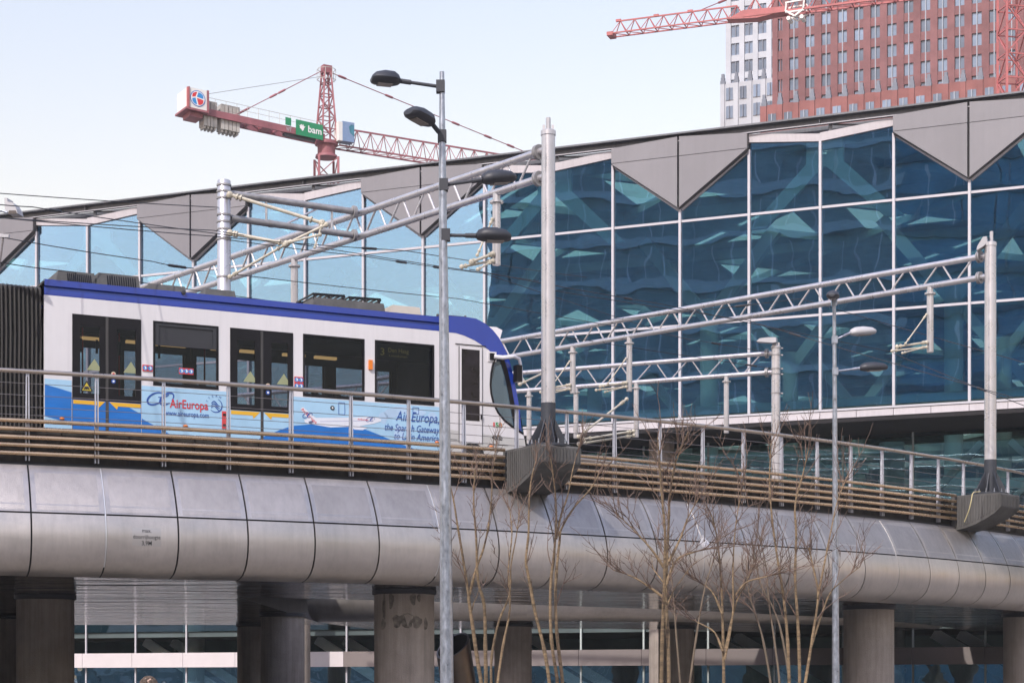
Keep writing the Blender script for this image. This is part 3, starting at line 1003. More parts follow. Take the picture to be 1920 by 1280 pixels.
# cab side: white sheet with the curved quarter window cut out
CURVE = [(11.505, 6.03), (11.2, 6.19), (11.0, 6.32), (10.83, 6.5), (10.71, 6.72), (10.65, 6.95), (10.63, 7.15), (10.65, 7.42), (10.69, 7.62), (10.75, 7.79)]
BLUE = [(10.75, 7.80), (10.71, 7.87), (10.58, 7.98), (10.42, 8.07), (10.2, 8.18), (9.93, 8.27), (9.72, 8.31), (9.3, 8.32)]
NOSE = [(9.3, 8.70), (10.0, 8.715), (10.25, 8.70), (10.5, 8.60), (10.70, 8.46), (10.86, 8.29), (11.0, 8.07), (11.11, 7.86), (11.20, 7.56), (11.28, 7.27), (11.35, 6.92), (11.42, 6.57), (11.52, 6.07), (11.57, 5.74), (11.58, 5.42)]
for w0, nm in ((0.0, 'cab_side'), (W + WT, 'far_cab_side')):
    b = MB()
    poly = [(9.3, 5.42), (11.58, 5.42), (11.57, 5.74), (11.52, 6.0)] + CURVE + BLUE
    b.prism([T(u, w0, e) for u, e in poly], TN * -WT)
    b.build(nm, white_paint, tram, smooth=False)
    b = MB()
    lower = [(9.3, 5.42), (11.58, 5.42), (11.57, 5.74), (11.545, 5.9), (9.3, 6.02)]
    b.prism([T(u, w0 + (0.004 if w0 == 0 else -WT - 0.004), e) for u, e in lower], TN * (-0.002 if w0 == 0 else 0.002))
    b.build('grey_skirt', grey_white, tram, smooth=False)
# quarter window and dark seal
b = MB()
inner_c = [(11.42, 6.07)] + CURVE[1:]
tpoly(b, inner_c + [(11.02, 7.79), (11.12, 7.50), (11.22, 7.1), (11.32, 6.6), (11.42, 6.1)], -0.02)
b.build('quarter_window', cab_glass, tram, smooth=False)
b = MB()                                          # dark pillar between the quarter window and the blue edge
edge_ = [(11.00, 7.79), (11.10, 7.50), (11.20, 7.1), (11.30, 6.6), (11.40, 6.1)]
b.grid([[T(u - 0.12, 0.004, e) for u, e in edge_], [T(u + 0.0, 0.004, e) for u, e in edge_]])
b.build('window_pillar', tram_black, tram, smooth=False)
b = MB()
b.tube([T(u, 0.0, e) for u, e in CURVE[::-1]], 0.028, 8)
b.build('window_seal', tram_black, tram)
# blue band along the roof edge, running down the windscreen pillar
for w0, sg_, nm in ((0.0, 1, 'blue_band'), (W, -1, 'far_blue_band')):
    def R_(u, w, e):
        return T(u, w0 + sg_ * w, e)
    b = MB()
    b.grid([[R_(u, 0.0, 8.32), R_(u, 0.005, 8.34), R_(u, -0.02, 8.50)] for u in (0.0, 3, 6, 9.3)])
    b.grid([[R_(u, -0.05, 8.505), R_(u, 0.03, 8.52), R_(u, 0.03, 8.655), R_(u, -0.12, 8.66)] for u in (0.0, 3, 6, 9.3)])
    poly = [(9.3, 8.32)] + BLUE[::-1][1:] + [(10.82, 7.79)] + [(10.98, 7.80), (11.10, 7.50), (11.20, 7.1), (11.30, 6.6), (11.40, 6.1), (11.46, 6.02)] + NOSE[::-1][3:]
    b.prism([R_(u, 0.004, e) for u, e in poly], TN * sg_ * -0.08)
    b.build(nm, blue_paint, tram, angle=30)
# nose lofted across the width
def nose_pt(u, e, s):
    return T(u + 0.33 * (1 - s * s), W / 2 * (1 - s), e)
SS = [-1 + 2 * k / 14 for k in range(15)]
def loft(name, prof, m):
    b = MB()
    b.grid([[nose_pt(u, e, s) for s in SS] for u, e in prof])
    return b.build(name, m, tram)
loft('front_roof', NOSE[3:8], blue_paint)
loft('windscreen', NOSE[7:13], cab_glass)
loft('front_panel', NOSE[12:], white_paint)
b = MB()
tbox(b, 0, 10.3, -0.12, W + 0.12, 8.60, 8.645)
b.build('roof', roof_kit, tram, smooth=False)
b = MB()
b.grid([[T(u, -0.05, e), T(u + 0.1, W / 2, e), T(u, W + 0.05, e)] for u, e in ((9.3, 8.66), (10.0, 8.70), (10.25, 8.695), (10.5, 8.60))])
b.build('front_roof_sheet', blue_paint, tram)
# inside: floor, ceiling, end wall, lights, seats
b = MB()
tbox(b, 0.05, 10.9, -0.09, W + 0.09, 5.55, 5.60)
tbox(b, 0.05, 10.2, -0.09, W + 0.09, 8.05, 8.10)
tbox(b, 0.02, 0.06, -0.09, W + 0.09, 5.6, 8.05)
tbox(b, 0.05, 9.2, -0.95, -0.15, 7.90, 8.0)
tbox(b, 9.28, 9.32, -0.09, W + 0.09, 5.6, 8.05)
b.build('interior_shell', inside_m, tram, smooth=False)
for u0, u1 in ((0.75, 1.15), (1.2, 1.9), (2.2, 3.6), (4.2, 4.75), (4.9, 5.5), (5.95, 6.5), (6.75, 7.3)):
    b = MB()
    tbox(b, u0, u1, -1.55, -1.66, 7.73, 7.79)
    b.build('strip_light', warm_glow, tram, smooth=False)
for u in (2.55, 3.3, 3.65, 6.35, 6.9, 8.2, 8.6):
    for w in (-0.55, -1.95):
        b = MB()
        tbox(b, u - 0.04, u + 0.06, w - 0.22, w + 0.22, 6.1, 6.62)
        b.ball(T(u + 0.01, w, 6.62), 0.12, 0.20, 0.16, 10, 6)
        tbox(b, u - 0.04, u + 0.45, w - 0.22, w + 0.22, 6.0, 6.1)
        tbox(b, u + 0.1, u + 0.3, w - 0.1, w + 0.1, 5.6, 6.0)
        b.build('seat', seat_m, tram)
for u, w in ((1.28, -1.9), (3.92, -1.2), (4.45, -1.0), (4.62, -2.2), (2.2, -2.2)):
    b = MB()
    b.tube([T(u, w, 5.6), T(u, w, 8.05)], 0.02, 8)
    b.build('grab_pole', pole_red, tram)
for u in (0.9, 1.25, 1.75, 2.65, 3.4):
    b = MB()
    tbox(b, u, u + 0.05, -0.55, -0.58, 7.25, 7.55)
    b.build('hanging_strap', tram_black, tram, smooth=False)
b = MB()                                          # driver seat and desk seen through the cab windows
tbox(b, 9.9, 10.4, -0.9, -1.7, 5.6, 6.6)
b.ball(T(10.0, -1.3, 6.9), 0.12, 0.22, 0.5)
b.build('driver_seat', seat_m, tram)
b = MB()
tbox(b, 10.7, 11.35, -0.3, W + 0.3, 5.6, 6.25)
b.build('driver_desk', inside_m, tram, smooth=False)
# windows
for k, (u0, u1, e0, e1) in enumerate(OPEN):
    if e0 < 5.5:
        continue
    for w, far_ in ((-0.02, 0), (W + 0.02, 1)):
        fr = MB()
        f_ = 0.045
        for a in ((u0, u1, e0, e0 + 0.07), (u0, u1, e1 - f_, e1), (u0, u0 + f_, e0 + 0.07, e1 - f_), (u1 - f_, u1, e0 + 0.07, e1 - f_)):
            tbox(fr, a[0], a[1], w + (0.03 if not far_ else 0.02), w - 0.02, a[2], a[3])
        win = fr.build('window', tram_black, tram, smooth=False)
        gb = MB()
        tpoly(gb, [(u0 + f_, e0 + 0.07), (u1 - f_, e0 + 0.07), (u1 - f_, e1 - f_), (u0 + f_, e1 - f_)], w)
        gb.build('pane', tram_glass_far if far_ else tram_glass, win, smooth=False)
        if k == 1 and not far_:                        # hopper flap at the top of the first window
            hb = MB()
            for a in ((u0 + 0.05, u1 - 0.05, 7.87, 7.92), (u0 + 0.05, u1 - 0.05, 7.44, 7.50), (u0 + 0.05, u0 + 0.13, 7.5, 7.87), (u1 - 0.13, u1 - 0.05, 7.5, 7.87)):
                tbox(hb, a[0], a[1], w + 0.035, w + 0.005, a[2], a[3])
            tbox(hb, u0 + 0.13, u1 - 0.13, w + 0.012, w + 0.004, 7.5, 7.87)
            hb.build('hopper_flap', mat('hopper_grey', (0.03, 0.031, 0.036), 0.45), win, smooth=False)
        if k == 4 and not far_:                       # destination display behind the glass
            db = MB()
            tbox(db, u0 + 0.1, u1 - 0.1, -0.10, -0.16, 7.55, 7.90)
            db.build('destination_display', tram_black, tram, smooth=False)
            for s_, wd, du, de, hh in (('3', 0.10, 0.18, 7.66, 0.24), ('Den Haag', 0.52, 0.38, 7.745, 0.14), ('Loosduinen', 0.46, 0.40, 7.64, 0.075)):
                tb = MB()
                add_text(tb, s_, wd, lambda x, y: T(u0 + du + x, -0.096, de + y), height=hh)
                tb.build('display_lettering', led_m, tram, smooth=False)
# doors: two leaves each
for d0, d1 in ((0.60, 2.11), (4.14, 5.63)):
    mid = (d0 + d1) / 2
    for u0, u1, first in ((d0, mid - 0.03, True), (mid + 0.03, d1, False)):
        fr = MB()
        fl = 0.17 if first else 0.17
        gu0, gu1 = (u0 + 0.17, u1 - 0.13) if first else (u0 + 0.20, u1 - 0.12)
        for a in ((u0, gu0, 6.13, 7.96), (gu1, u1, 6.13, 7.96), (gu0, gu1, 7.72, 7.96), (gu0, gu1, 6.13, 6.27)):
            tbox(fr, a[0], a[1], 0.012, -0.04, a[2], a[3])
        leaf = fr.build('door_leaf', tram_black, tram, smooth=False)
        gb = MB()
        tpoly(gb, [(gu0, 6.27), (gu1, 6.27), (gu1, 7.72), (gu0, 7.72)], -0.01)
        gb.build('pane', tram_glass, leaf, smooth=False)
        pb = MB()
        tbox(pb, u0 + 0.01, u1, 0.008, -0.04, 5.47, 6.125)
        pb.build('lower_panel', ad_blue if d0 < 1 else ad_pale, leaf, smooth=False)
        yb = MB()
        if first:
            pts = [(u0 + 0.02, 6.115), (u1 - 0.01, 6.115), (u1 - 0.17, 5.96), (u1 - 0.19, 6.03), (u0 + 0.02, 6.03)]
        else:
            pts = [(u0 + 0.02, 6.115), (u1 - 0.01, 6.115), (u1 - 0.01, 6.03), (u0 + 0.21, 6.03), (u0 + 0.19, 5.96)]
        tpoly(yb, pts, 0.012)
        yb.build('yellow_stripe', yellow_m, leaf, smooth=False)
        tb = MB()
        c = (gu0 + gu1) / 2 + 0.1
        tpoly(tb, [(c - 0.17, 6.78), (c + 0.17, 6.78), (c, 7.03)], 0.0)
        tb.build('triangle_sticker', tri_m, leaf, smooth=False)
        if first and d0 < 1:
            tb = MB()
            tpoly(tb, [(gu0 + 0.0, 6.31), (gu0 + 0.28, 6.31), (gu0 + 0.14, 6.55)], 0.014)
            tb.build('warning_border', black_flat, leaf, smooth=False)
            tb = MB()
            tpoly(tb, [(gu0 + 0.04, 6.33), (gu0 + 0.24, 6.33), (gu0 + 0.14, 6.505)], 0.017)
            tb.build('warning_sticker', mat('warning_yellow', (0.62, 0.48, 0.04), 0.5), leaf, smooth=False)
            tb = MB()
            for dx in (-0.05, 0.0, 0.05):
                tpoly(tb, [(gu0 + 0.14 + dx - 0.02, 6.35), (gu0 + 0.14 + dx + 0.02, 6.35), (gu0 + 0.14 + dx * 0.3 + 0.015, 6.42), (gu0 + 0.14 + dx * 0.3 - 0.015, 6.42)], 0.020)
            tb.build('warning_pictogram', black_flat, leaf, smooth=False)
        if not first:
            for e, m1, m2 in ((6.73, mat('button_gold', (0.62, 0.52, 0.38), 0.4), red_m), (6.57, ad_navy, white_flat)):
                bb = MB()
                bb.lathe(T(u0 + 0.11, 0.012, e), [(0.05, 0), (0.05, 0.012)], 14, TN)
                bt = bb.build('door_button', m1, leaf)
                bb = MB()
                bb.lathe(T(u0 + 0.11, 0.024, e), [(0.024, 0), (0.024, 0.006)], 10, TN)
                bb.build('button_centre', m2, bt)
    b = MB()
    tbox(b, mid - 0.03, mid + 0.03, 0.018, -0.04, 5.47, 7.96)
    b.build('door_seal', rubber, tram, smooth=False)
# cab door
b = MB()
for a in ((9.80, 9.86, 5.72, 8.0), (10.34, 10.40, 5.72, 8.0), (9.86, 10.34, 7.95, 8.0), (9.86, 10.34, 5.72, 6.25)):
    tbox(b, a[0], a[1], 0.014, 0.0, a[2], a[3])
cd = b.build('cab_door', white_paint, tram, smooth=False)
b = MB()
tbox(b, 9.86, 10.34, 0.008, 0.0, 6.25, 7.95)
b.build('cab_door_glass', dark_glass, cd, smooth=False)
b = MB()
for a in ((9.79, 9.80, 5.72, 8.01), (10.40, 10.41, 5.72, 8.01), (9.70, 10.50, 8.05, 8.065)):
    tbox(b, a[0], a[1], 0.02, 0.0, a[2], a[3])
tbox(b, 10.36, 10.39, 0.05, 0.014, 6.3, 6.42)
b.build('door_gap', tram_black, cd, smooth=False)
# advert on the lower side
HL = 6.525
def in_ad(u0, u1):
    b = MB()
    tbox(b, u0, u1, 0.004, 0.0, 5.45, HL)
    return b.build('advert_panel', ad_pale, tram, smooth=False)
for u0, u1 in ((0.01, 0.585), (2.125, 4.125), (5.645, 9.30)):
    in_ad(u0, u1)
def deco(name, pts, m, w=0.0075):
    b = MB()
    tpoly(b, pts, w)
    return b.build(name, m, tram, smooth=False)
deco('advert_wave', [(0.012, 5.72), (0.012, 6.40), (0.3, 6.34), (0.585, 6.27), (0.585, 5.60)], ad_blue)
deco('advert_wave', [(2.125, 5.45), (2.125, 5.80), (2.5, 5.62), (2.85, 5.45)], ad_blue)
deco('door_wave', [(1.85, 6.02), (2.10, 5.90), (2.10, 6.02)], ad_pale, 0.0105)
deco('door_wave', [(4.75, 5.48), (5.0, 5.60), (5.3, 5.74), (5.62, 5.86), (5.62, 5.48)], ad_blue, 0.0105)
arc = [(5.645 + 3.2 * t, 5.86 + 0.12 * math.sin(math.pi * min(1, t * 1.25)) - 0.43 * max(0, t - 0.35) ** 1.4 * 1.75) for t in [k / 12 for k in range(13)]]
deco('advert_wave', [(5.645, 5.45)] + [(u, max(5.46, e)) for u, e in arc][:12] + [(8.75, 5.45)], ad_blue)
for cx, ce, rx, re in ((8.05, 6.30, 0.22, 0.12), (8.3, 6.40, 0.3, 0.09), (7.85, 6.18, 0.12, 0.14), (8.75, 6.36, 0.2, 0.07), (8.25, 5.85, 0.14, 0.22), (9.1, 6.3, 0.14, 0.12)):
    deco('advert_cloud', [(cx + rx * math.cos(t) * random.uniform(0.75, 1.1), ce + re * math.sin(t) * random.uniform(0.75, 1.1)) for t in [2 * math.pi * k / 12 for k in range(12)]], ad_cloud, 0.0065 if cx < 8.2 else 0.0072)
def side_text(s_, px0, px1, py, m, hh=None, w=0.012, **kw):
    u0, e0 = S(px0, py)
    u1, _ = S(px1, py)
    b = MB()
    add_text(b, s_, u1 - u0, lambda x, y: T(u0 + x, w, e0 + y), height=hh, **kw)
    return b.build('advert_lettering', m, tram, smooth=False)
side_text('AirEuropa', 318, 390, 763.5, ad_red, 0.27, bold=0.014)
side_text('www.aireuropa.com', 309, 391, 778, ad_navy, 0.165, bold=0.006)
side_text('Air Europa,', 742, 823, 788, ad_navy, 0.33, shear=0.25, bold=0.002)
side_text('the Spanish Gateway', 721, 824, 806, ad_navy, 0.235, shear=0.25, bold=0.002)
side_text('to Latin America', 739, 822, 822.5, ad_navy, 0.225, shear=0.25, bold=0.002)
def stroke(pts, r, m, name='advert_emblem', w=0.010):
    b = MB()
    n = len(pts)
    L_, R2 = [], []
    for i, (u, e) in enumerate(pts):
        a, c = pts[max(0, i - 1)], pts[min(n - 1, i + 1)]
        dx, dy = c[0] - a[0], c[1] - a[1]
        l = math.hypot(dx, dy) or 1
        rr = r * (0.45 + 0.55 * math.sin(math.pi * i / (n - 1)))
        L_.append(T(u - dy / l * rr, w, e + dx / l * rr))
        R2.append(T(u + dy / l * rr, w, e - dx / l * rr))
    b.grid([L_, R2])
    return b.build(name, m, tram, smooth=False)
def emblem(cu, ce, k, m, w=0.010):
    """two slanted loops joined like the letters o and e"""
    pts = []
    for i in range(22):
        t = 2 * math.pi * i / 21 + 0.4
        x, y = 0.20 * math.cos(t), 0.17 * math.sin(t)
        pts.append((cu + k * (x + y * 0.6 - 0.17), ce + k * y))
    stroke(pts, 0.024 * k, m, w=w)
    pts = []
    for i in range(20):
        t = 2.4 * math.pi * i / 19 * 0.78 - 0.2
        x, y = 0.16 * math.cos(t), 0.17 * math.sin(t)
        pts.append((cu + k * (x + y * 0.6 + 0.14), ce + k * y + 0.01))
    stroke(pts, 0.026 * k, m, w=w + 0.0008)
    stroke([(cu + k * (-0.1 + 0.3 * t), ce + k * (0.05 - 0.06 * t + 0.14 * t * t)) for t in [j / 6 for j in range(7)]], 0.018 * k, m, w=w + 0.0016)
u_, e_ = S(303, 748)
emblem(u_, e_, 0.82, ad_navy)
u_, e_ = S(404, 760)                              # round alliance badge
stroke([(u_ + 0.15 * math.cos(t), e_ + 0.15 * math.sin(t)) for t in [-2.4 + 3.6 * k / 16 for k in range(17)]], 0.012, ad_navy)
for q in range(3):
    stroke([(u_ - 0.1 + 0.2 * t, e_ + 0.04 - 0.05 * q + 0.05 * math.sin(t * 5)) for t in [k / 8 for k in range(9)]], 0.013, ad_navy)
b = MB()
for q, ch in enumerate('SKYTEAM'):
    th = math.radians(205 - q * 24)
    vs, fs, w_ = text_geo(ch)
    rot = th - math.pi / 2
    b.add([T(u_ + 0.19 * math.cos(th) + ((x - w_ / 2) * math.cos(rot) - y * math.sin(rot)) * 0.07, 0.011, e_ + 0.19 * math.sin(th) + ((x - w_ / 2) * math.sin(rot) + y * math.cos(rot)) * 0.07) for x, y in vs], fs)
b.build('advert_lettering', ad_navy, tram, smooth=False)
# the aircraft printed on the advert
def pxs(lst):
    return [S(x, y) for x, y in lst]
deco('aircraft_body', pxs([(570, 787), (578, 784), (600, 783), (640, 783), (690, 781), (706, 782), (715, 786), (713, 790), (700, 794), (670, 799), (620, 801), (590, 796), (572, 792)]), ad_white, 0.0090)
deco('aircraft_fin', pxs([(563, 766), (568, 763), (590, 782), (598, 785), (578, 787)]), ad_white, 0.0086)
deco('aircraft_wing', pxs([(612, 775), (626, 780), (660, 784), (640, 786)]), ad_cloud, 0.0082)
deco('aircraft_wing', pxs([(655, 797), (664, 797), (690, 801), (680, 806), (664, 805)]), ad_white, 0.0097)
deco('aircraft_stripe', pxs([(600, 789.5), (660, 788.5), (700, 787.5), (700, 788.3), (660, 789.4), (600, 790.4)]), mat('advert_lilac', (0.35, 0.36, 0.55), 0.5), 0.0100)
deco('aircraft_engine', pxs([(578, 790), (586, 788), (588, 792), (580, 794)]), mat('advert_dark', (0.10, 0.12, 0.2), 0.5), 0.0100)
u_, e_ = S(563.5, 766)
b = MB()
add_text(b, 'AirEuropa', 0.46, lambda x, y: T(u_ + x * 0.80 + y * 0.6, 0.0115, e_ - x * 0.66 + y * 0.72 - 0.02), height=0.10, bold=0.01)
b.build('advert_lettering', ad_red, tram, smooth=False)
side_text('AirEuropa', 670, 690, 787, ad_red, 0.055, bold=0.01)
u_, e_ = S(577, 779)
emblem(u_, e_, 0.32, ad_navy, 0.0125)
u_, e_ = S(695, 786.5)
emblem(u_, e_, 0.30, ad_navy, 0.0105)
# hatches, filler cap, door slot, markers, stickers
def outline(name, u0, u1, e0, e1, m=ad_navy, w=0.013, th=0.008):
    b = MB()
    for a in ((u0, u1, e0, e0 + th), (u0, u1, e1 - th, e1), (u0, u0 + th, e0, e1), (u1 - th, u1, e0, e1)):
        tbox(b, a[0], a[1], w, 0.004, a[2], a[3])
    return b.build(name, m, tram, smooth=False)
(u0, e0), (u1, e1) = S(634.5, 776.5), S(646.5, 755)
outline('hatch', u0, u1, e0, e1)
(u0, e0), (u1, e1) = S(773.5, 775.5), S(785, 764)
outline('hatch', u0, u1, e0, e1)
u_, e_ = S(623, 764.5)
b = MB()
b.lathe(T(u_, 0.0, e_), [(0.05, 0), (0.05, 0.015)], 16, TN)
fc = b.build('filler_ring', black_flat, tram)
b = MB()
b.lathe(T(u_, 0.015, e_), [(0.022, 0), (0.022, 0.008)], 12, TN)
b.build('filler_cap', white_flat, fc)
(u0, e0), (u1, e1) = S(416, 803), S(424.5, 771)
b = MB()
tbox(b, u0, u1, 0.02, 0, e0, e1)
rb = b.build('red_box', red_m, tram, smooth=False)
b = MB()
for e in (0.12, 0.72):
    tbox(b, u0 + 0.02, u1 - 0.02, 0.025, 0.02, e0 + (e1 - e0) * e, e0 + (e1 - e0) * (e + 0.14))
b.build('box_slot', black_flat, rb, smooth=False)
for px, py, w_ in ((116, 784.5, 0.055), (347.5, 798.5, 0.06), (694, 684, 0.0), (819, 829, 0.055), (921, 837, 0.055)):
    u_, e_ = S(px, py)
    b = MB()
    if w_:
        b.ball(T(u_, 0.012, e_), w_, w_, 0.03, 10, 6)
    else:
        tbox(b, u_ - 0.045, u_ + 0.045, 0.05, 0, e_ - 0.11, e_ + 0.11)
    b.build('side_marker', orange_m, tram)
def sticker(px, py, wd, n):
    u_, e_ = S(px, py)
    b = MB()
    tbox(b, u_ - wd / 2, u_ + wd / 2, 0.020, 0.0, e_ - 0.068, e_ + 0.068)
    st = b.build('notice_sticker', red_m, tram, smooth=False)
    for k in range(n):
        c = u_ - wd / 2 + wd * (k + 0.5) / n
        b = MB()
        b.lathe(T(c, 0.020, e_), [(0.052, 0), (0.052, 0.003)], 14, TN)
        dsc = b.build('pictogram_disc', sky_blue_m, st)
        b = MB()
        p = [(-0.02, -0.03), (0.0, 0.0), (-0.025, 0.03), (0.01, 0.035), (0.03, 0.0), (0.02, -0.025)]
        b.face([T(c + x, 0.025, e_ + y) for x, y in p])
        b.build('pictogram', white_flat, dsc, smooth=False)
sticker(276.5, 690, 0.225, 2)
sticker(349, 696, 0.325, 3)
sticker(560, 712, 0.21, 2)
sticker(560, 723.5, 0.21, 2)
# wheel arch, numbers
u_, _ = S(886, 840)
b = MB()
tpoly(b, [(u_ + 0.30 * math.cos(t), 5.45 + 0.29 * math.sin(t)) for t in [math.pi * k / 12 for k in range(13)]], 0.012)
b.build('wheel_arch', black_flat, tram, smooth=False)
u_, e_ = S(922, 824)
b = MB()
add_text(b, '4003b', 0.28, lambda x, y: T(u_ + x, 0.010, e_ + y), height=0.17, bold=0.02)
b.build('fleet_number', black_flat, tram, smooth=False)
u_, e_ = S(924.5, 800)
for s_, dx, m in (('1', 0.0, red_m), ('5', 0.06, mat('badge_green', (0.03, 0.30, 0.08), 0.5)), ('0', 0.15, mat('badge_orange', (0.6, 0.22, 0.05), 0.5))):
    b = MB()
    add_text(b, s_, 0.085 if s_ != '1' else 0.04, lambda x, y: T(u_ + dx + x, 0.010, e_ + y), height=0.16, bold=0.02)
    b.build('anniversary_badge', m, tram, smooth=False)
b = MB()
for a, c in (((9.35, 5.78), (9.75, 5.78)), ((10.45, 5.55), (10.6, 5.72)), ((10.6, 5.72), (11.1, 5.72))):
    b.tube([T(a[0], 0.006, a[1]), T(c[0], 0.006, c[1])], 0.006, 5)
b.build('panel_gap', black_flat, tram)
b = MB()
tbox(b, 0.3, 11.0, -0.3, W + 0.3, 5.2, 5.5)
b.build('underframe', tram_black, tram, smooth=False)
# mirror
b = MB()
tbox(b, 10.55, 10.78, 0.02, 0.0, 7.70, 7.94)
mb_ = b.build('mirror_mount', white_paint, tram, smooth=False)
b = MB()
tbox(b, 10.60, 10.72, 0.05, 0.02, 7.74, 7.90)
b.build('mirror_hinge', tram_black, tram, smooth=False)
b = MB()
b.tube([T(10.70, 0.05, 7.82), T(10.9, 0.12, 7.80), T(11.15, 0.22, 7.83), T(11.28, 0.24, 7.78), T(11.33, 0.24, 7.6), T(11.36, 0.24, 7.25)], [0.05, 0.055, 0.05, 0.045, 0.035, 0.025], 10)
arm = b.build('mirror_arm', white_paint, tram)
b = MB()
b.obox(T(11.24, 0.24, 7.42), TU, TN, (0, 0, 1), 0.07, 0.10, 0.20)
b.build('mirror', tram_black, arm, smooth=False)
# roof equipment
def roofbox(px0, px1, py_t, py_b, m, name, w0=-0.45, w1=-1.9, louvre=False):
    u0, e_b = S(px0, py_b)
    u1, _ = S(px1, py_b)
    _, e_t = S((px0 + px1) / 2, py_t)
    e_t *= 1 + 0.50 / 42                     # the box stands back from the side of the car
    b = MB()
    c = 0.10
    b.hexa([T(u0, w0, 8.64), T(u1, w0, 8.64), T(u1, w1, 8.64), T(u0, w1, 8.64), T(u0 + c, w0 - c, e_t), T(u1 - 0.02, w0 - c, e_t), T(u1 - 0.02, w1 + c, e_t), T(u0 + c, w1 + c, e_t)])
    o = b.build(name, m, tram, smooth=False)
    if louvre:
        n = 13
        for q in range(n):
            uu = u0 + 0.28 + (u1 - u0 - 0.4) * q / (n - 1)
            b = MB()
            b.hexa([T(uu, w0 + 0.004, 8.70), T(uu + 0.022, w0 + 0.004, 8.70), T(uu + 0.022, w0 - 0.02, 8.70), T(uu, w0 - 0.02, 8.70), T(uu, w0 - c + 0.02, e_t - 0.05), T(uu + 0.022, w0 - c + 0.02, e_t - 0.05), T(uu + 0.022, w0 - c - 0.02, e_t - 0.05), T(uu, w0 - c - 0.02, e_t - 0.05)])
            b.build('louvre', tram_black, o, smooth=False)
    return o
roofbox(112, 190, 509, 526, roof_kit, 'air_unit', louvre=True)
roofbox(188, 274, 514, 535, roof_kit, 'air_unit', louvre=True)
roofbox(285, 362, 534, 545, roof_kit, 'roof_duct')
roofbox(392, 456, 543, 551, roof_kit, 'roof_duct')
roofbox(598, 738, 563, 577, roof_kit, 'converter_box')
for q in range(2):
    u0, _ = S(604 + q * 68, 560)
    u1, _ = S(664 + q * 68, 560)
    e = 9.04
    b = MB()
    b.bar(T(u0, -0.6, e), T(u1, -0.6, e + 0.02), 0.05)
    b.bar(T(u0, -1.7, e), T(u1, -1.7, e + 0.02), 0.05)
    for t in range(7):
        uu = u0 + (u1 - u0) * t / 6
        b.bar(T(uu, -0.6, e), T(uu, -1.7, e), 0.035)
    for t in (0.05, 0.5, 0.95):
        uu = u0 + (u1 - u0) * t
        b.bar(T(uu, -0.6, e), T(uu, -0.6, 8.86), 0.06)
    b.build('resistor_frame', tram_black, tram, smooth=False)
roofbox(746, 806, 574, 590, roof_beige, 'vent_box')
b = MB()
u0, _ = S(835, 590)
u1, _ = S(889, 590)
b.bar(T(u0, -0.5, 8.80), T(u1, -0.5, 8.80), 0.05)
b.bar(T(u1, -0.5, 8.68), T(u1, -0.5, 8.85), 0.05)
b.bar(T(u0 + 0.1, -0.5, 8.68), T(u0 + 0.1, -0.5, 8.80), 0.05)
b.build('roof_rail', roof_kit, tram, smooth=False)
b = MB()
p = [A(917, 612, 46.3), A(931, 613, 46.3), A(942, 619, 46.3), A(936, 641, 46.3), A(926, 640, 46.3)]
b.prism(p, -TN * 0.5)
b.build('roof_fairing', white_paint, tram, smooth=False)
u_, e_ = S(343, 549)
b = MB()
b.lathe(T(u_, 0.03, e_), [(0.05, 0), (0.05, 0.03), (0.03, 0.04)], 14, TN)
b.build('roof_sensor', lamp_dark, tram)
# bellows and the next car's end
b = MB()
n = 17
rows = []
for k in range(n * 2 + 1):
    u = -0.06 - 1.55 * k / (n * 2)
    d = 0.0 if k % 2 == 0 else -0.09
    e1 = 8.50 + (0.03 if k % 2 else 0)
    rows.append([T(u, d - 0.02, 5.35), T(u, d - 0.02, 6.6), T(u + 0.01, d - 0.03, 7.5), T(u, d - 0.05, e1 - 0.05), T(u, d - 0.14, e1), T(u, W / 2, e1 + 0.02), T(u, W - d, e1), T(u, W - d, 5.35)])
b.grid(rows)
b.build('bellows', rubber, tram, smooth=False)
b = MB()
tbox(b, -4.5, -1.62, 0.0, W, 5.42, 8.5)
b.build('rear_car_body', white_paint, tram, smooth=False)
b = MB()
tbox(b, -1.62, -1.40, -0.4, -1.4, 8.5, 8.9)
b.build('rear_roof_box', roof_kit, tram, smooth=False)
# rails under the tram
rl = thing('tram_track', 'steel tram rails running under the tram along the viaduct deck', 'rails', pol(56.2, A0, 5.1))
for r in (56.92, 55.48, 54.9, 53.6):
    b = MB()
    b.grid([[pol(r - 0.03, a, 5.06), pol(r - 0.03, a, 5.19), pol(r + 0.03, a, 5.19), pol(r + 0.03, a, 5.06)] for a in [AS + (AE - AS) * k / 80 for k in range(81)]])
    b.build('rail', cable_m, rl, angle=20)
# passengers' heads are seen only as dark shapes behind the glass
def passenger(u, w, label):
    o = T(u, w, 6.1)
    t = thing('person', label, 'person', o)
    b = MB()
    b.tube([T(u, w, 6.05), T(u, w, 6.25), T(u, w, 6.5), T(u, w, 6.58), T(u + 0.01, w, 6.66)], [0.15, 0.19, 0.2, 0.12, 0.055], 12)
    b.ball(T(u + 0.015, w, 6.78), 0.085, 0.095, 0.125, 12, 10)
    b.ball(T(u + 0.10, w, 6.76), 0.02, 0.015, 0.025, 6, 4)
    b.build('body', coat_m, t)
    b = MB()
    b.ball(T(u - 0.01, w, 6.82), 0.10, 0.10, 0.11, 12, 8)
    b.build('hair', hair_m, t)
passenger(6.72, -0.65, 'passenger with dark hair seated behind the fourth tram window')
passenger(3.25, -2.0, 'passenger seated low on the far side behind the window with the hopper flap')

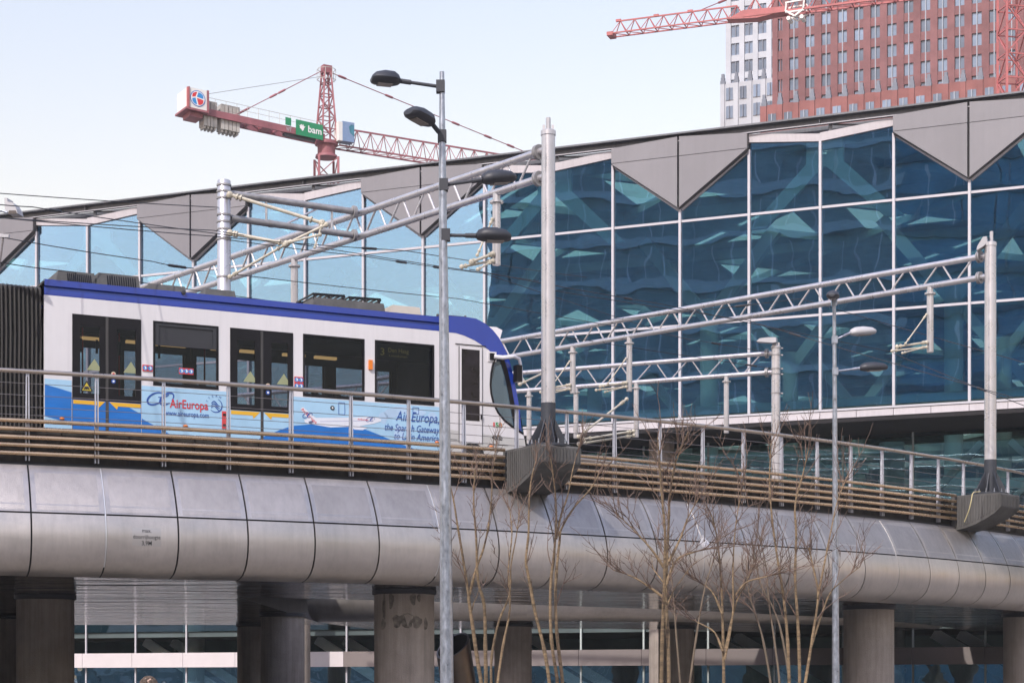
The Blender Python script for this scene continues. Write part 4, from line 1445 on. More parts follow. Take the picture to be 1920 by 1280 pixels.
# ------------------------------------------------------------------ station hall
F0 = Vector((-23.285, 91.538, 0))
FU = Vector((0.921, -0.38955, 0)).normalized()
FN = Vector((FU.y, -FU.x, 0))               # towards the square
def F(i, off, e):
    return F0 + FU * (3.0 * i) + FN * off + Vector((0, 0, Z(e)))
hall = thing('station_hall', 'long glass fronted station hall with grey triangular panels under its roof edge', 'building', F(9, 0, -EYE))
I0, I1 = -5, 20
E_B, E_R1, E_R2 = 11.22, 15.05, 19.44
def is_v(i):      return (i - 3) % 4 == 0         # apex of a grey V
def is_mid(i):    return (i - 1) % 4 == 0
def top_e(i):     return 22.42 if not is_mid(i) else 22.13
MW = 0.052
def fbox(mb, i0, d0, i1, d1, o0, o1, e0, e1):
    """box between facade stations (i*3m + d)"""
    a0, a1 = F0 + FU * (3 * i0 + d0), F0 + FU * (3 * i1 + d1)
    pts = []
    for e in (e0, e1):
        for p, o in ((a0, o0), (a1, o0), (a1, o1), (a0, o1)):
            pts.append(p + FN * o + Vector((0, 0, Z(e))))
    return mb.hexa(pts)
# panes
def pane_mesh(pts):
    mb = MB()
    mb.prism([Vector((x, 0, z)) for x, z in pts], (0, 0.02, 0))
    return mb
fz = math.atan2(FU.y, FU.x)
def put_pane(me, i, e, name='pane'):
    jit = (random.uniform(-1, 1) * 0.0016, 0, fz + random.uniform(-1, 1) * 0.0022)
    return inst(name, me, hall, F(i + 0.5, 0, e), rot=jit)
hw = 1.5 - MW
r2 = pane_mesh([(-hw, -(E_R2 - E_R1) / 2 + 0.05), (hw, -(E_R2 - E_R1) / 2 + 0.05), (hw, (E_R2 - E_R1) / 2 - 0.05), (-hw, (E_R2 - E_R1) / 2 - 0.05)]).mesh('pane', pane_m, smooth=False)
r1 = pane_mesh([(-hw, -(E_R1 - E_B) / 2 + 0.03), (hw, -(E_R1 - E_B) / 2 + 0.03), (hw, (E_R1 - E_B) / 2 - 0.05), (-hw, (E_R1 - E_B) / 2 - 0.05)]).mesh('pane', pane_m, smooth=False)
AP, CO = 19.95, 22.12
def top_pane(kind):
    z0 = E_R2 + 0.05
    if kind == 'v_left':      # falls to the apex at its right
        return [(-hw, z0), (hw, z0), (hw, AP + 0.02), (-hw, CO - 0.05)]
    if kind == 'v_right':
        return [(-hw, z0), (hw, z0), (hw, CO - 0.05), (-hw, AP + 0.02)]
    if kind == 'to_mid':
        return [(-hw, z0), (hw, z0), (hw, top_e(1)), (-hw, top_e(0))]
    return [(-hw, z0), (hw, z0), (hw, top_e(0)), (-hw, top_e(1))]
top_me = {k: pane_mesh([(x, z - E_R2) for x, z in top_pane(k)]).mesh('pane', pane_m, smooth=False) for k in ('v_left', 'v_right', 'to_mid', 'from_mid')}
tr_b = MB()
tr_b.box((-hw, -0.06, -0.05), (hw, 0.10, 0.05))
tr_me = tr_b.mesh('transom', mull, smooth=False)
for i in range(I0, I1):
    put_pane(r1, i, (E_B + E_R1) / 2)
    put_pane(r2, i, (E_R1 + E_R2) / 2)
    k = 'v_left' if is_v(i + 1) else 'v_right' if is_v(i) else 'to_mid' if is_mid(i + 1) else 'from_mid'
    put_pane(top_me[k], i, E_R2)
    for e in (E_R1, E_R2):
        inst('transom', tr_me, hall, F(i + 0.5, 0.0, e), fz)
    # white fascia above the glass between the grey panels
    if not (is_v(i) or is_v(i + 1)):
        b = MB()
        z0, z1 = top_e(i), top_e(i + 1)
        b.hexa([F(i, 0.10, z0 + 0.0), F(i + 1, 0.10, z1 + 0.0), F(i + 1, -0.05, z1 + 0.0), F(i, -0.05, z0 + 0.0),
                F(i, 0.13, z0 + 0.34), F(i + 1, 0.13, z1 + 0.30), F(i + 1, -0.05, z1 + 0.30), F(i, -0.05, z0 + 0.34)])
        b.build('fascia_panel', fascia_m, hall, smooth=False)
for i in range(I0, I1 + 1):
    top = AP if is_v(i) else CO if (is_v(i + 1) or is_v(i - 1)) else top_e(i)
    b = MB()
    fbox(b, i, -MW, i, MW, -0.05, 0.13, E_B - 0.05, top)
    b.build('mullion', mull, hall, smooth=False)
# grey V panels: four pieces each, with a dark middle joint, a pale left edge and a dark right reveal
for i in range(I0 - 1, I1 + 1):
    if not is_v(i):
        continue
    for sgn in (-1, 1):
        c, j = i + sgn, i
        lo, up_ = 22.12, 22.76
        upc = 22.94
        def V(ii, d, e, o=0.34):
            return F(ii, o, e) + FU * d
        g_ = 0.045 * sgn
        b = MB()
        poly = [V(c, -0.02 * sgn, lo + 0.012), V(j, g_, lo + 0.012), V(j, g_, upc), V(c, -0.02 * sgn, up_)]
        if sgn > 0: poly = poly[::-1]
        b.prism(poly, FN * -0.12)
        b.build('cladding_panel', clad, hall, smooth=False)
        b = MB()
        poly = [V(c, -0.02 * sgn, lo - 0.012), V(j, g_, lo - 0.012), V(j, g_, AP + 0.03)]
        if sgn < 0: poly = poly[::-1]
        b.prism(poly, FN * -0.12)
        b.build('cladding_panel', clad, hall, smooth=False)
        b = MB()                                   # sloping reveal back to the glass
        p0, p1 = V(c, 0.0, lo - 0.03, 0.30), V(j, 0.0, AP + 0.0, 0.30)
        q0, q1 = V(c, 0.0, lo - 0.06, 0.0), V(j, 0.0, AP - 0.03, 0.0)
        b.prism([p0, p1, q1, q0], (0, 0, 0.02))
        b.build('reveal', clad_dark, hall, smooth=False)
        b = MB()                                   # white bar along the sloping edge of the glass
        b.bar(V(c, -0.05 * sgn, CO - 0.02, 0.04), V(j, 0.05 * sgn, AP + 0.0, 0.04), 0.08, 0.18)
        b.build('sloping_bar', mull, hall, smooth=False)
    b = MB()
    fbox(b, i, -0.04, i, 0.04, 0.10, 0.22, AP, 22.9)
    b.build('panel_joint', dark_m, hall, smooth=False)
    b = MB()
    fbox(b, i + 1, -0.03, i + 1, 0.0, 0.0, 0.30, CO, 22.75)
    b.build('end_reveal', clad_dark, hall, smooth=False)
# roof edge: long I-beam, its stiffeners, and a second beam behind
b = MB()
fbox(b, I0 - 1, 0, I1 + 1, 0, 0.0, 0.42, 23.03, 23.10)
fbox(b, I0 - 1, 0, I1 + 1, 0, 0.0, 0.16, 22.84, 23.03)
fbox(b, I0 - 1, 0, I1 + 1, 0, 0.0, 0.20, 22.79, 22.84)
b.build('roof_edge_beam', roof_edge_m, hall, smooth=False)
for i in range(I0, I1, 4):
    b = MB()
    fbox(b, i + 2, 0, i + 2, 0.03, 0.16, 0.30, 22.84, 23.03)
    b.build('stiffener', roof_edge_m, hall, smooth=False)
    b = MB()
    b.bar(F(i + 2, 0.0, 22.4) + FU * 0.4, F(i + 2, 0.0, 22.79) + FU * 0.4, 0.14)
    b.bar(F(i + 2, 0.0, 22.78) + FU * 0.5, F(i + 2, -0.1, 22.66) + FU * 1.6, 0.06)
    b.build('roof_strut', roof_edge_m, hall, smooth=False)
b = MB()
fbox(b, I0 - 1, 0, I1 + 1, 0, 0.22, 0.26, 22.77, 22.80)
b.build('sky_sliver_bar', mull, hall, smooth=False)  # pale bar standing in for slivers of sky under the roof edge
b = MB()
fbox(b, I0 - 1, 0, I1 + 1, 0, -0.9, -0.4, 22.45, 22.86)
fbox(b, I0 - 1, 0, I1 + 1, 0, -0.98, -0.92, 22.45, 23.05)
b.build('second_beam', roof_edge_m, hall, smooth=False)
# bottom band, panel by panel, and the sill line
lp = MB()
lp.box((-0.74, -0.16, -0.155), (0.74, 0.0, 0.13))
lp_me = lp.mesh('band_panel', fascia_m, smooth=False)
for k in range(2 * I0, 2 * I1):
    inst('band_panel', lp_me, hall, F(k / 2 + 0.25, 0.0, 10.93), fz)
b = MB()
fbox(b, I0, 0, I1, 0, -0.05, 0.20, 11.07, 11.15)
b.build('sill', mull, hall, smooth=False)
b = MB()
fbox(b, I0, 0, I1, 0, 0.13, -5.5, 10.60, 10.765)
b.build('overhang_soffit', black_soffit, hall, smooth=False)
# set back lower front: panes, thin posts, white bands
SET = -4.0
lw_me = pane_mesh([(-1.46, -4.0), (1.46, -4.0), (1.46, 4.0), (-1.46, 4.0)]).mesh('lower_pane', pane_low, smooth=False)
pane_ground = glass('ground_glass', (0.70, 0.88, 0.92), (0.62, 0.80, 0.95), 0.26, wave=0.012, wscale=0.8)
gl_me = pane_mesh([(-1.46, -1.5), (1.46, -1.5), (1.46, 1.0), (-1.46, 1.0)]).mesh('ground_pane', pane_ground, smooth=False)
for i in range(I0, I1):
    inst('lower_pane', lw_me, hall, F(i + 0.5, SET, 6.58), rot=(random.uniform(-1, 1) * 0.002, 0, fz + random.uniform(-1, 1) * 0.003))
    inst('ground_pane', gl_me, hall, F(i + 0.5, SET, -0.15), rot=(0, 0, fz + random.uniform(-1, 1) * 0.003))
    b = MB()
    fbox(b, i, -0.04, i, 0.04, SET - 0.03, SET + 0.05, -EYE, 10.6)
    b.build('thin_post', mull if i < 9 else int_mid, hall, smooth=False)
bp_ = MB()
bp_.box((-1.49, -0.25, -0.36), (1.49, 0.10, 0.36))
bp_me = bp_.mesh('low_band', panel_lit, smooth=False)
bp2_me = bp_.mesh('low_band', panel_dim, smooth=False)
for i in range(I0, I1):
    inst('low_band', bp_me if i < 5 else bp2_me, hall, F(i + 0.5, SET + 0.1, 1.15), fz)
b = MB()
fbox(b, I0, 0, I1, 0, SET - 0.1, SET - 8, 2.3, 2.55)
fbox(b, I0, 0, I1, 0, SET - 0.1, SET - 90, 4.3, 4.6)
b.build('hall_floor', int_dark, hall, smooth=False)
for k in range(7):
    b = MB()
    i = 1.5 + k * 3
    b.lathe(F(i, SET + 2.0 if k % 2 else SET - 3, 0) * 1, [(0.55, -EYE), (0.55, 10.58)], 20)
    b.build('hall_column', conc if k % 2 else int_mid, hall)
    b = MB()
    b.bar(F(i, SET - 3, 6.5), F(i + 1.3, SET - 3, 10.4), 0.3)
    b.bar(F(i, SET - 3, 6.5), F(i - 1.3, SET - 3, 10.4), 0.3)
    b.bar(F(i + 0.5, SET - 5, 4.6), F(i + 2.3, SET - 6, 10.4), 0.25)
    b.build('hall_brace', strut_m, hall, smooth=False)
for k in range(10):
    b = MB()
    b.bar(F(I0 + k * 2.6, SET - 4.5, 9.6 - (k % 3) * 0.7), F(I0 + k * 2.6 + 2.3, SET - 6.5, 9.9 - (k % 2) * 1.0), 0.35, 0.5)
    b.build('hall_truss', strut_m if k % 2 else int_mid, hall, smooth=False)
# escalators and rails seen behind the ground panes
for k in range(6):
    i = 0.5 + k * 3.4
    b = MB()
    b.bar(F(i, SET - 3.0, 2.2), F(i + 2.0, SET - 3.5, -1.4), 0.12, 0.5)
    b.bar(F(i + 0.3, SET - 4.2, 2.2), F(i + 2.3, SET - 4.7, -1.4), 0.12, 0.5)
    b.build('escalator_side', strut_m, hall, smooth=False)
# inside the hall: pale A-braces under the roof, roof lattice with open triangles, far wall
for i in range(I0, I1):
    if is_mid(i):
        b = MB()
        b.hexa([F(i, -0.7, 21.3) - FU * 0.78, F(i, -0.7, 21.3) + FU * 0.78, F(i, -0.9, 21.3) + FU * 0.78, F(i, -0.9, 21.3) - FU * 0.78,
                F(i, -0.7, 22.7) - FU * 0.78, F(i, -0.7, 22.7) + FU * 0.78, F(i, -0.9, 22.7) + FU * 0.78, F(i, -0.9, 22.7) - FU * 0.78])
        for sgn in (-1, 1):
            b.prism([F(i, -0.66, 21.45) + FU * 0.78 * sgn, F(i, -0.66, 21.3) + FU * 0.05 * sgn, F(i, -0.66, 19.0) + FU * 2.5 * sgn, F(i, -0.66, 19.0) + FU * 3.25 * sgn], FN * -0.25)
        b.build('roof_brace', strut_m, hall, smooth=False)
RE = 22.7
cell = 9.0
RD = 110
roofb, beamb = MB(), MB()
for i in range(-2, 9):
    for j in range(12):
        def G(x, y, e=RE):
            return F0 + FU * (i * 9.0 - 9.0 + x * 9.0) + FN * (-1.0 - (j + y) * cell) + Vector((0, 0, Z(e)))
        if (i * 5 + j * 3) % 4 == 1:
            roofb.face([G(0, 0), G(1, 0), G(1, 1), G(0, 1)])
        else:                                  # two open triangles in each bay
            a_, m_, c_ = 0.12, 0.10, 0.84
            roofb.face([G(0, 0), G(1, 0), G(c_, a_), G(a_, a_)])
            roofb.face([G(1, 0), G(1, 1), G(c_, c_), G(c_, a_)])
            roofb.face([G(1, 1), G(0, 1), G(a_, c_), G(c_, c_)])
            roofb.face([G(0, 1), G(0, 0), G(a_, a_), G(a_, c_)])
            if (i + j) % 2:
                roofb.face([G(a_, a_), G(c_, a_), G(a_, c_)])
            else:
                roofb.face([G(c_, a_), G(c_, c_), G(a_, a_ + 0.2)])
        beamb.bar(G(0, 0, RE - 0.2), G(1, 1, RE - 0.2), 0.30, 0.35)
        beamb.bar(G(1, 0, RE - 0.25), G(0, 1, RE - 0.25), 0.30, 0.35)
        beamb.bar(G(0, 0, RE - 0.3), G(1, 0, RE - 0.3), 0.35, 0.5)
sky_m, sky_t, sky_b = _mat('skylight_milk_glass')
sky_t.nodes.remove(sky_b)
n1, n2, n3 = sky_t.nodes.new('ShaderNodeBsdfTranslucent'), sky_t.nodes.new('ShaderNodeBsdfTransparent'), sky_t.nodes.new('ShaderNodeMixShader')
n1.inputs[0].default_value = (0.33, 0.40, 0.33, 1)
n2.inputs[0].default_value = (0.28, 0.34, 0.30, 1)
n3.inputs[0].default_value = 0.62
sky_t.links.new(n2.outputs[0], n3.inputs[1])
sky_t.links.new(n1.outputs[0], n3.inputs[2])
sky_t.links.new(n3.outputs[0], sky_t.nodes['Material Output'].inputs[0])
sk = MB()
sk.face([F0 + FU * x + FN * y + Vector((0, 0, Z(RE + 0.12))) for x, y in ((-27, -1), (72, -1), (72, -109), (-27, -109))])
sk.build('skylight_glazing', sky_m, hall, smooth=False)
tag(roofb.build('roof_lattice', int_mid, hall, smooth=False), kind='stuff')
tag(beamb.build('roof_beams', int_mid, hall, smooth=False), kind='stuff')
b = MB()
fbox(b, I0 - 3, 0, I1 + 3, 0, -RD - 1, -RD - 0.5, -EYE, 23)
fbox(b, I0 - 3, 0, I0 - 2.9, 0, -1, -RD - 0.5, -EYE, 23)
fbox(b, I1 + 2.9, 0, I1 + 3, 0, -1, -RD - 0.5, -EYE, 23)
b.build('far_wall', int_dark, hall, smooth=False)
for i in range(-3, 21, 4):
    for dd in (14, 30, 48):
        b = MB()
        b.lathe(F(i + 1, -dd, 0), [(0.45, 4.6), (0.45, 19)], 14)
        for sgn in (-1, 1):
            b.bar(F(i + 1, -dd, 18), F(i + 1, -dd, 22.2) + FU * 3.4 * sgn, 0.5, 0.6)
        b.build('tree_column', strut_m, hall)
for k in range(5):
    b = MB()
    b.tube([F(I0, -12 - k * 12, 13.0 - k * 0.8), F(I1, -12 - k * 12, 13.0 - k * 0.8)], 0.45, 8)
    b.build('cross_tube', int_mid, hall)

# ------------------------------------------------------------------ leaning exhaust duct under the viaduct
dt = thing('exhaust_duct', 'dark bronze slanted duct with an open oval mouth beside the tall lamp post', 'duct', A(880, 1280, 49))
b = MB()
base = A(884, 1440, 49)
topc = A(849, 1210, 49)
ax = (topc - base).normalized()
n = 28
xx = Vector((1, 0, 0)) - ax * ax.x
xx.normalize()
yy = ax.cross(xx)
cut = Vector((-0.42, -0.50, 0.78)).normalized()
R_d = 0.46
o_top, i_top, o_bot = [], [], []
for k in range(n):
    t = 2 * math.pi * k / n
    d = xx * math.cos(t) + yy * math.sin(t)
    for lst, r in ((o_top, R_d), (i_top, R_d - 0.05)):
        p = topc + d * r
        h = (topc - p).dot(cut) / ax.dot(cut)
        lst.append(p + ax * h)
    o_bot.append(base + d * R_d)
b.add(o_bot + o_top, [(k, (k + 1) % n, n + (k + 1) % n, n + k) for k in range(n)])
b.add(o_top + i_top, [(k, (k + 1) % n, n + (k + 1) % n, n + k) for k in range(n)])
b.build('duct_skin', duct_m, dt)
b = MB()
deep = [p - ax * 1.6 for p in i_top]
b.add(i_top + deep, [(k, n + k, n + (k + 1) % n, (k + 1) % n) for k in range(n)])
b.face(deep)
b.build('duct_throat', dark_m, dt)

# ------------------------------------------------------------------ street lamps
def lamp_head(t, c, d, m, up=0.06, L=0.62, w=0.17, name='lamp_head', tilt=0.0):
    """flat cobra head: c = arm end, d = direction outwards"""
    d = Vector(d).normalized()
    s_ = Vector((0, 0, 1)).cross(d).normalized()
    zz = d.cross(s_) if d.cross(s_).z > 0 else s_.cross(d)
    rows = []
    for x, ww, hh, lo in ((0.0, 0.05, 0.04, -0.04), (0.06 * L, 0.10, 0.085, -0.06), (0.22 * L, 0.92 * w, 0.125, -0.075), (0.55 * L, w, 0.13, -0.08), (0.85 * L, 0.92 * w, 0.095, -0.075), (0.96 * L, 0.7 * w, 0.05, -0.065), (L, 0.5 * w, 0.0, -0.05)):
        ring_ = []
        for k in range(12):
            a = 2 * math.pi * k / 12
            y = math.cos(a) * ww
            z = math.sin(a)
            z = z * hh if z > 0 else -z * lo
            ring_.append(Vector(c) + d * x + s_ * y + zz * z)
        rows.append(ring_ + [ring_[0]])
    b = MB()
    b.grid(rows)
    b.face(rows[0][:-1])
    b.face(rows[-1][:-1])
    h = b.build(name, m, t, angle=50)
    b = MB()
    b.obox(Vector(c) + d * 0.54 * L - zz * 0.0755, d, s_, zz, 0.25 * L, w * 0.42, 0.008)
    b.build('lens', lens_m, h, smooth=False)
    return h
def lamp_arm(t, p, c, m, r=0.03):
    b = MB()
    b.tube([p, c], [r, r * 0.9], 10)
    d = (Vector(c) - Vector(p)).normalized()
    b.tube([Vector(c) - d * 0.16, c], r * 1.35, 10)
    b.build('lamp_arm', m, t)
    b = MB()
    b.box(Vector(p) - Vector((0.062, 0.062, 0.085)), Vector(p) + Vector((0.062, 0.062, 0.085)))
    b.build('arm_clamp', m, t, smooth=False)
D1 = 27.0
lp1 = thing('street_lamp', 'tall galvanised lamp post in the foreground with four dark lamp heads', 'street lamp', A(838, 1494, D1))
b = MB()
b.tube([A(838.5, 1494, D1), A(838, 1280, D1), A(832, 560, D1), A(829.3, 300, D1), A(828.6, 135, D1)], [0.103, 0.100, 0.068, 0.052, 0.034], 22)
b.build('pole', galv, lp1)
b = MB()
for py in (262, 255):
    b.lathe(A(829.3, py, D1), [(0.058, -0.03), (0.058, 0.03)], 18)
b.build('pole_collar', lamp_dark, lp1)
for (px, py), (qx, qy), (hx, hy), dep in (((826, 163), (750, 152), (696, 147), (0.0, -0.12)), ((829, 256), (810, 232), (766, 208), (-0.12, -0.50)), ((832, 347), (904, 337), (964, 333), (0.05, 0.3)), ((836, 441), (893, 442), (957, 444), (0.0, 0.1))):
    p = A(px, py, D1)
    c = A(qx, qy, D1 + dep[0])
    e = A(hx, hy, D1 + dep[1])
    lamp_arm(lp1, p, c, lamp_dark, 0.026)
    lamp_head(lp1, c, e - c, lamp_dark, L=(e - c).length, w=0.17)
D2 = 43.0
lp2 = thing('street_lamp', 'slimmer galvanised lamp post on the right with three small lamp heads', 'street lamp', A(1567, 1414, D2))
b = MB()
b.tube([A(1567.3, 1414, D2), A(1567, 1280, D2), A(1565.5, 800, D2), A(1564, 560, D2)], [0.092, 0.088, 0.055, 0.038], 18)
b.build('pole', galv, lp2)
for (px, py), (qx, qy), (hx, hy), dep, m in (((1564, 566), (1564, 558), (1560, 552), (-0.1, -0.7), lamp_dark), ((1565, 637), (1594, 624), (1636, 621), (0.0, 0.2), lamp_light), ((1566, 696), (1612, 690), (1655, 688), (0.0, 0.1), lamp_dark)):
    p, c, e = A(px, py, D2), A(qx, qy, D2 + dep[0]), A(hx, hy, D2 + dep[1])
    lamp_arm(lp2, p, c, galv, 0.026)
    lamp_head(lp2, c, e - c, m, L=0.66, w=0.15)
lp3 = thing('street_lamp', 'pale lamp head on an arm reaching in from the left edge of the photo', 'street lamp', A(-70, 810, 39))
b = MB()
b.tube([A(-70, 810, 39), A(-70, 360, 39)], [0.1, 0.06], 14)
b.build('pole', galv, lp3)
b = MB()
b.tube([A(-70, 395, 39), A(4, 395, 39), A(14, 399, 39)], 0.03, 10)
b.build('lamp_arm', galv, lp3)
b = MB()
b.prism([A(8, 371, 39), A(13, 371, 39), A(14, 378, 39), A(24, 380, 39), (A(30, 390, 39)), A(33, 400, 39), A(14, 400, 39), A(9, 392, 39)], (0.05, 0.3, 0))
h = b.build('lamp_head', lamp_light, lp3, smooth=False)
b = MB()
b.prism([A(15, 400.5, 39), A(32, 400.5, 39), A(29, 394.5, 38.98), A(17, 394.5, 38.98)], (0.05, 0.28, 0))
b.build('lens', lens_m, h, smooth=False)
br = thing('wire_bracket', 'grey bracket with a hanging arm at the left edge of the photo', 'bracket', A(0, 440, 39))
b = MB()
b.bar(A(-60, 438, 39), A(17, 443, 39), 0.08, 0.07)
b.build('bracket_bar', lamp_light, br, smooth=False)
b = MB()
b.tube([A(6, 445, 39), A(0, 490, 39), A(-4, 520, 39)], 0.022, 8)
b.build('hanging_arm', cable_m, br)

# ------------------------------------------------------------------ brick tower far behind the hall
def far_block(origin, s_of=None):
    o = Vector(origin)
    def P(s, off, e):
        return o + FU * s + FN * off + Vector((0, 0, Z(e)))
    return P
TWO = ((1448 - 960) * 320 / FPX, 320, 0)
RW = far_block(TWO)
def rbox(mb, P, s0, s1, o0, o1, e0, e1):
    return mb.hexa([P(s0, o0, e0), P(s1, o0, e0), P(s1, o1, e0), P(s0, o1, e0), P(s0, o0, e1), P(s1, o0, e1), P(s1, o1, e1), P(s0, o1, e1)])
BAY = 2.79
tw = thing('brick_tower', 'tall red brick office tower with rows of paired windows and grey stone caps', 'tower', RW(20, 0, -EYE))
NB = 20
SW = 3.48
b = MB()
rbox(b, RW, 0, BAY * NB + 3, -0.55, -22, -EYE, 128)
b.build('wall', brick, tw, smooth=False)
FIRST = 3.75                                     # centre of the first full bay
def sock(P, s, off, e, w, h, parent, glass_m, mull_m, name='window', me_cache={}):
    key = (round(w, 2), round(h, 2), glass_m.name)
    if key not in me_cache:
        g_ = MB()
        for sg_ in (-1, 1):
            g_.box((sg_ * w / 4 - w / 4 + 0.05, -0.03, 0), (sg_ * w / 4 + w / 4 - 0.05, 0.03, h))
        me_cache[key] = g_.mesh('window', glass_m, smooth=False)
        m2 = MB()
        m2.box((-0.09, -0.25, 0.0), (0.09, 0.06, h))
        m2.box((-w / 2, -0.08, -0.10), (-0.09, 0.03, 0.0))
        m2.box((0.09, -0.08, -0.10), (w / 2, 0.03, 0.0))
        me_cache[key + ('m',)] = m2.mesh('window_mullion', mull_m, smooth=False)
    wn = inst(name, me_cache[key], parent, P(s, off, e), fz)
    inst('window_mullion', me_cache[key + ('m',)], wn, P(s, off, e), 0)
    return wn
pier_b = MB()
pier_b.box((-0.60, 0, 0), (0.60, 0.55, 128 - 97))
pier_me = pier_b.mesh('pier', brick, smooth=False)
sp_b = MB()
sp_b.box((-0.795, 0.0, 0), (0.795, 0.38, SW - 2.06))
sp_me = sp_b.mesh('spandrel', brick, smooth=False)
rib_b = MB()
rib_b.box((-0.085, 0.0, 0), (0.085, 0.16, 30))
rib_me = rib_b.mesh('vertical_rib', pale_mull, smooth=False)
for k in range(NB):
    s = FIRST + BAY * k
    inst('pier', pier_me, tw, RW(s - BAY / 2, 0.0, 97), fz + math.pi) if False else inst('pier', pier_me, tw, RW(s - BAY / 2, -0.55 + 0.55, 97), fz)
    inst('vertical_rib', rib_me, tw, RW(s, -0.16, 97.5), fz)
    for q in range(-3, 5):
        e = 108.2 + SW * q
        sock(RW, s, -0.50, e, 1.59, 2.06, tw, tower_glass, pale_mull)
        inst('spandrel', sp_me, tw, RW(s, -0.17, e + 2.06), fz)
# the first half bay next to the corner
b = MB()
rbox(b, RW, 0.0, 0.95, -0.55, 0.0, 97, 128)
b.build('corner_pier', brick, tw, smooth=False)
for q in range(-3, 5):
    sock(RW, 1.40, -0.50, 108.2 + SW * q, 0.75, 2.06, tw, tower_glass, brick)
    b = MB()
    rbox(b, RW, 0.95, 1.78, -0.55, -0.2, 108.2 + SW * q + 2.06, 108.2 + SW * (q + 1))
    b.build('spandrel', brick, tw, smooth=False)
# projecting lower part with its parapet and caps
b = MB()
rbox(b, RW, -1.6, BAY * NB + 3, 2.0, -0.55, -EYE, 98.5)
b.build('lower_wall', brick2, tw, smooth=False)
cap_b = MB()
cap_b.box((-0.46, -0.30, -0.3), (0.46, 0.5, 0.35))
cap_b.box((-0.36, -0.25, 0.35), (0.36, 0.45, 1.0))
cap_b.box((-0.26, -0.2, 1.0), (0.26, 0.4, 1.7))
cap_me = cap_b.mesh('stone_cap', grey_stone, smooth=False)
lp_b = MB()
lp_b.box((-0.42, -0.22, -12), (0.42, 0.2, -0.3))
lp2_me = lp_b.mesh('lower_pier', brick2, smooth=False)
for k in range(NB):
    s = -0.9 + BAY * k
    inst('stone_cap', cap_me, tw, RW(s, 1.95, 98.6), fz)
    inst('lower_pier', lp2_me, tw, RW(s, 2.05, 98.6), fz)
    sock(RW, s + BAY / 2, 2.02, 94.9, 1.5, 2.0, tw, tower_glass, pale_mull)
# the white wing farther back on the left
WW = far_block(((1448 - 960) * 358 / FPX, 358, 0))
ww = thing('white_tower_wing', 'white stone tower wing with tall paired windows left of the red brick tower', 'tower', WW(-5, 0, -EYE))
b = MB()
rbox(b, WW, -9.0, 6, -0.5, -14, -EYE, 140)
b.build('wall', white_stone, ww, smooth=False)
wp_b = MB()
wp_b.box((-0.50, -0.0, 0), (0.50, 0.5, 30))
wp_me = wp_b.mesh('pier', white_stone, smooth=False)
wsp = MB()
wsp.box((-0.845, 0.0, 0), (0.845, 0.34, SW - 2.3))
wsp_me = wsp.mesh('spandrel', white_stone, smooth=False)
for k in range(5):
    s = -7.35 + BAY * 0.965 * k
    inst('pier', wp_me, ww, WW(s - BAY / 2, 0.0, 113), fz)
    for q in range(-2, 5):
        e = 121.4 + SW * q
        sock(WW, s, -0.45, e, 1.68, 2.3, ww, tower_glass, grey_stone)
        inst('spandrel', wsp_me, ww, WW(s, -0.16, e + 2.3), fz)
b = MB()
rbox(b, WW, -9.4, 4, 3.2, -0.5, -EYE, 115.0)
b.build('lower_wall', white_stone, ww, smooth=False)
for k in range(5):
    s = -8.9 + BAY * 0.965 * k
    inst('stone_cap', cap_me, ww, WW(s, 3.1, 115.2), fz)
    b = MB()
    rbox(b, WW, s - 0.4, s + 0.4, 3.45, 3.2, 100, 114.9)
    b.build('lower_pier', white_stone, ww, smooth=False)
    for e in (111.8, 108.3):
        sock(WW, s + BAY * 0.48, 3.23, e, 1.45, 2.3, ww, tower_glass, grey_stone)

# ------------------------------------------------------------------ tower cranes
def lattice(mb, p, q, w0, w1, n, r, rd, side=None):
    """square lattice mast from p to q"""
    p, q = Vector(p), Vector(q)
    d = (q - p).normalized()
    s_ = Vector(side).normalized() if side else Vector((1, 0, 0))
    s_ = (s_ - d * s_.dot(d)).normalized()
    t_ = d.cross(s_)
    def c(k, i):
        w = (w0 + (w1 - w0) * k / n) / 2
        sx, sy = ((-1, -1), (1, -1), (1, 1), (-1, 1))[i % 4]
        return p + (q - p) * (k / n) + s_ * w * sx + t_ * w * sy
    for i in range(4):
        mb.bar(c(0, i), c(n, i), r)
    for k in range(n):
        for i in range(4):
            mb.bar(c(k, i), c(k, i + 1), rd)
            if (k + i) % 2:
                mb.bar(c(k, i), c(k + 1, i + 1), rd)
            else:
                mb.bar(c(k, i + 1), c(k + 1, i), rd)
    return mb
def jib_truss(mb, p, q, w, h, n, r, rd, side):
    """triangular jib: two bottom chords, one top chord"""
    p, q, side = Vector(p), Vector(q), Vector(side).normalized()
    up = Vector((0, 0, 1))
    L_ = [p + (q - p) * (k / n) for k in range(n + 1)]
    for s_ in (-1, 1):
        mb.bar(p + side * w / 2 * s_, q + side * w / 2 * s_, r)
    mb.bar(p + up * h + (q - p) * (0.5 / n), q + up * h - (q - p) * (0.5 / n), r * 1.1)
    for k in range(n):
        t = (L_[k] + L_[k + 1]) / 2 + up * h
        for s_ in (-1, 1):
            mb.bar(L_[k] + side * w / 2 * s_, t, rd)
            mb.bar(L_[k + 1] + side * w / 2 * s_, t, rd)
        mb.bar(L_[k] - side * w / 2, L_[k] + side * w / 2, rd)
        mb.bar(L_[k] - side * w / 2, L_[k + 1] + side * w / 2, rd)
    return mb
C1 = Vector((-19.9, 200, 0))
cj = Vector((-13.6, -8.0, 0)).normalized()
cs = Vector((-cj.y, cj.x, 0))                    # sideways; pointing right-ish
if cs.y > 0: cs = -cs                            # towards the camera
c1 = thing('tower_crane', 'dark red tower crane with a green sign board and a white ballast box', 'crane', C1)
EJ = 58
b = MB()
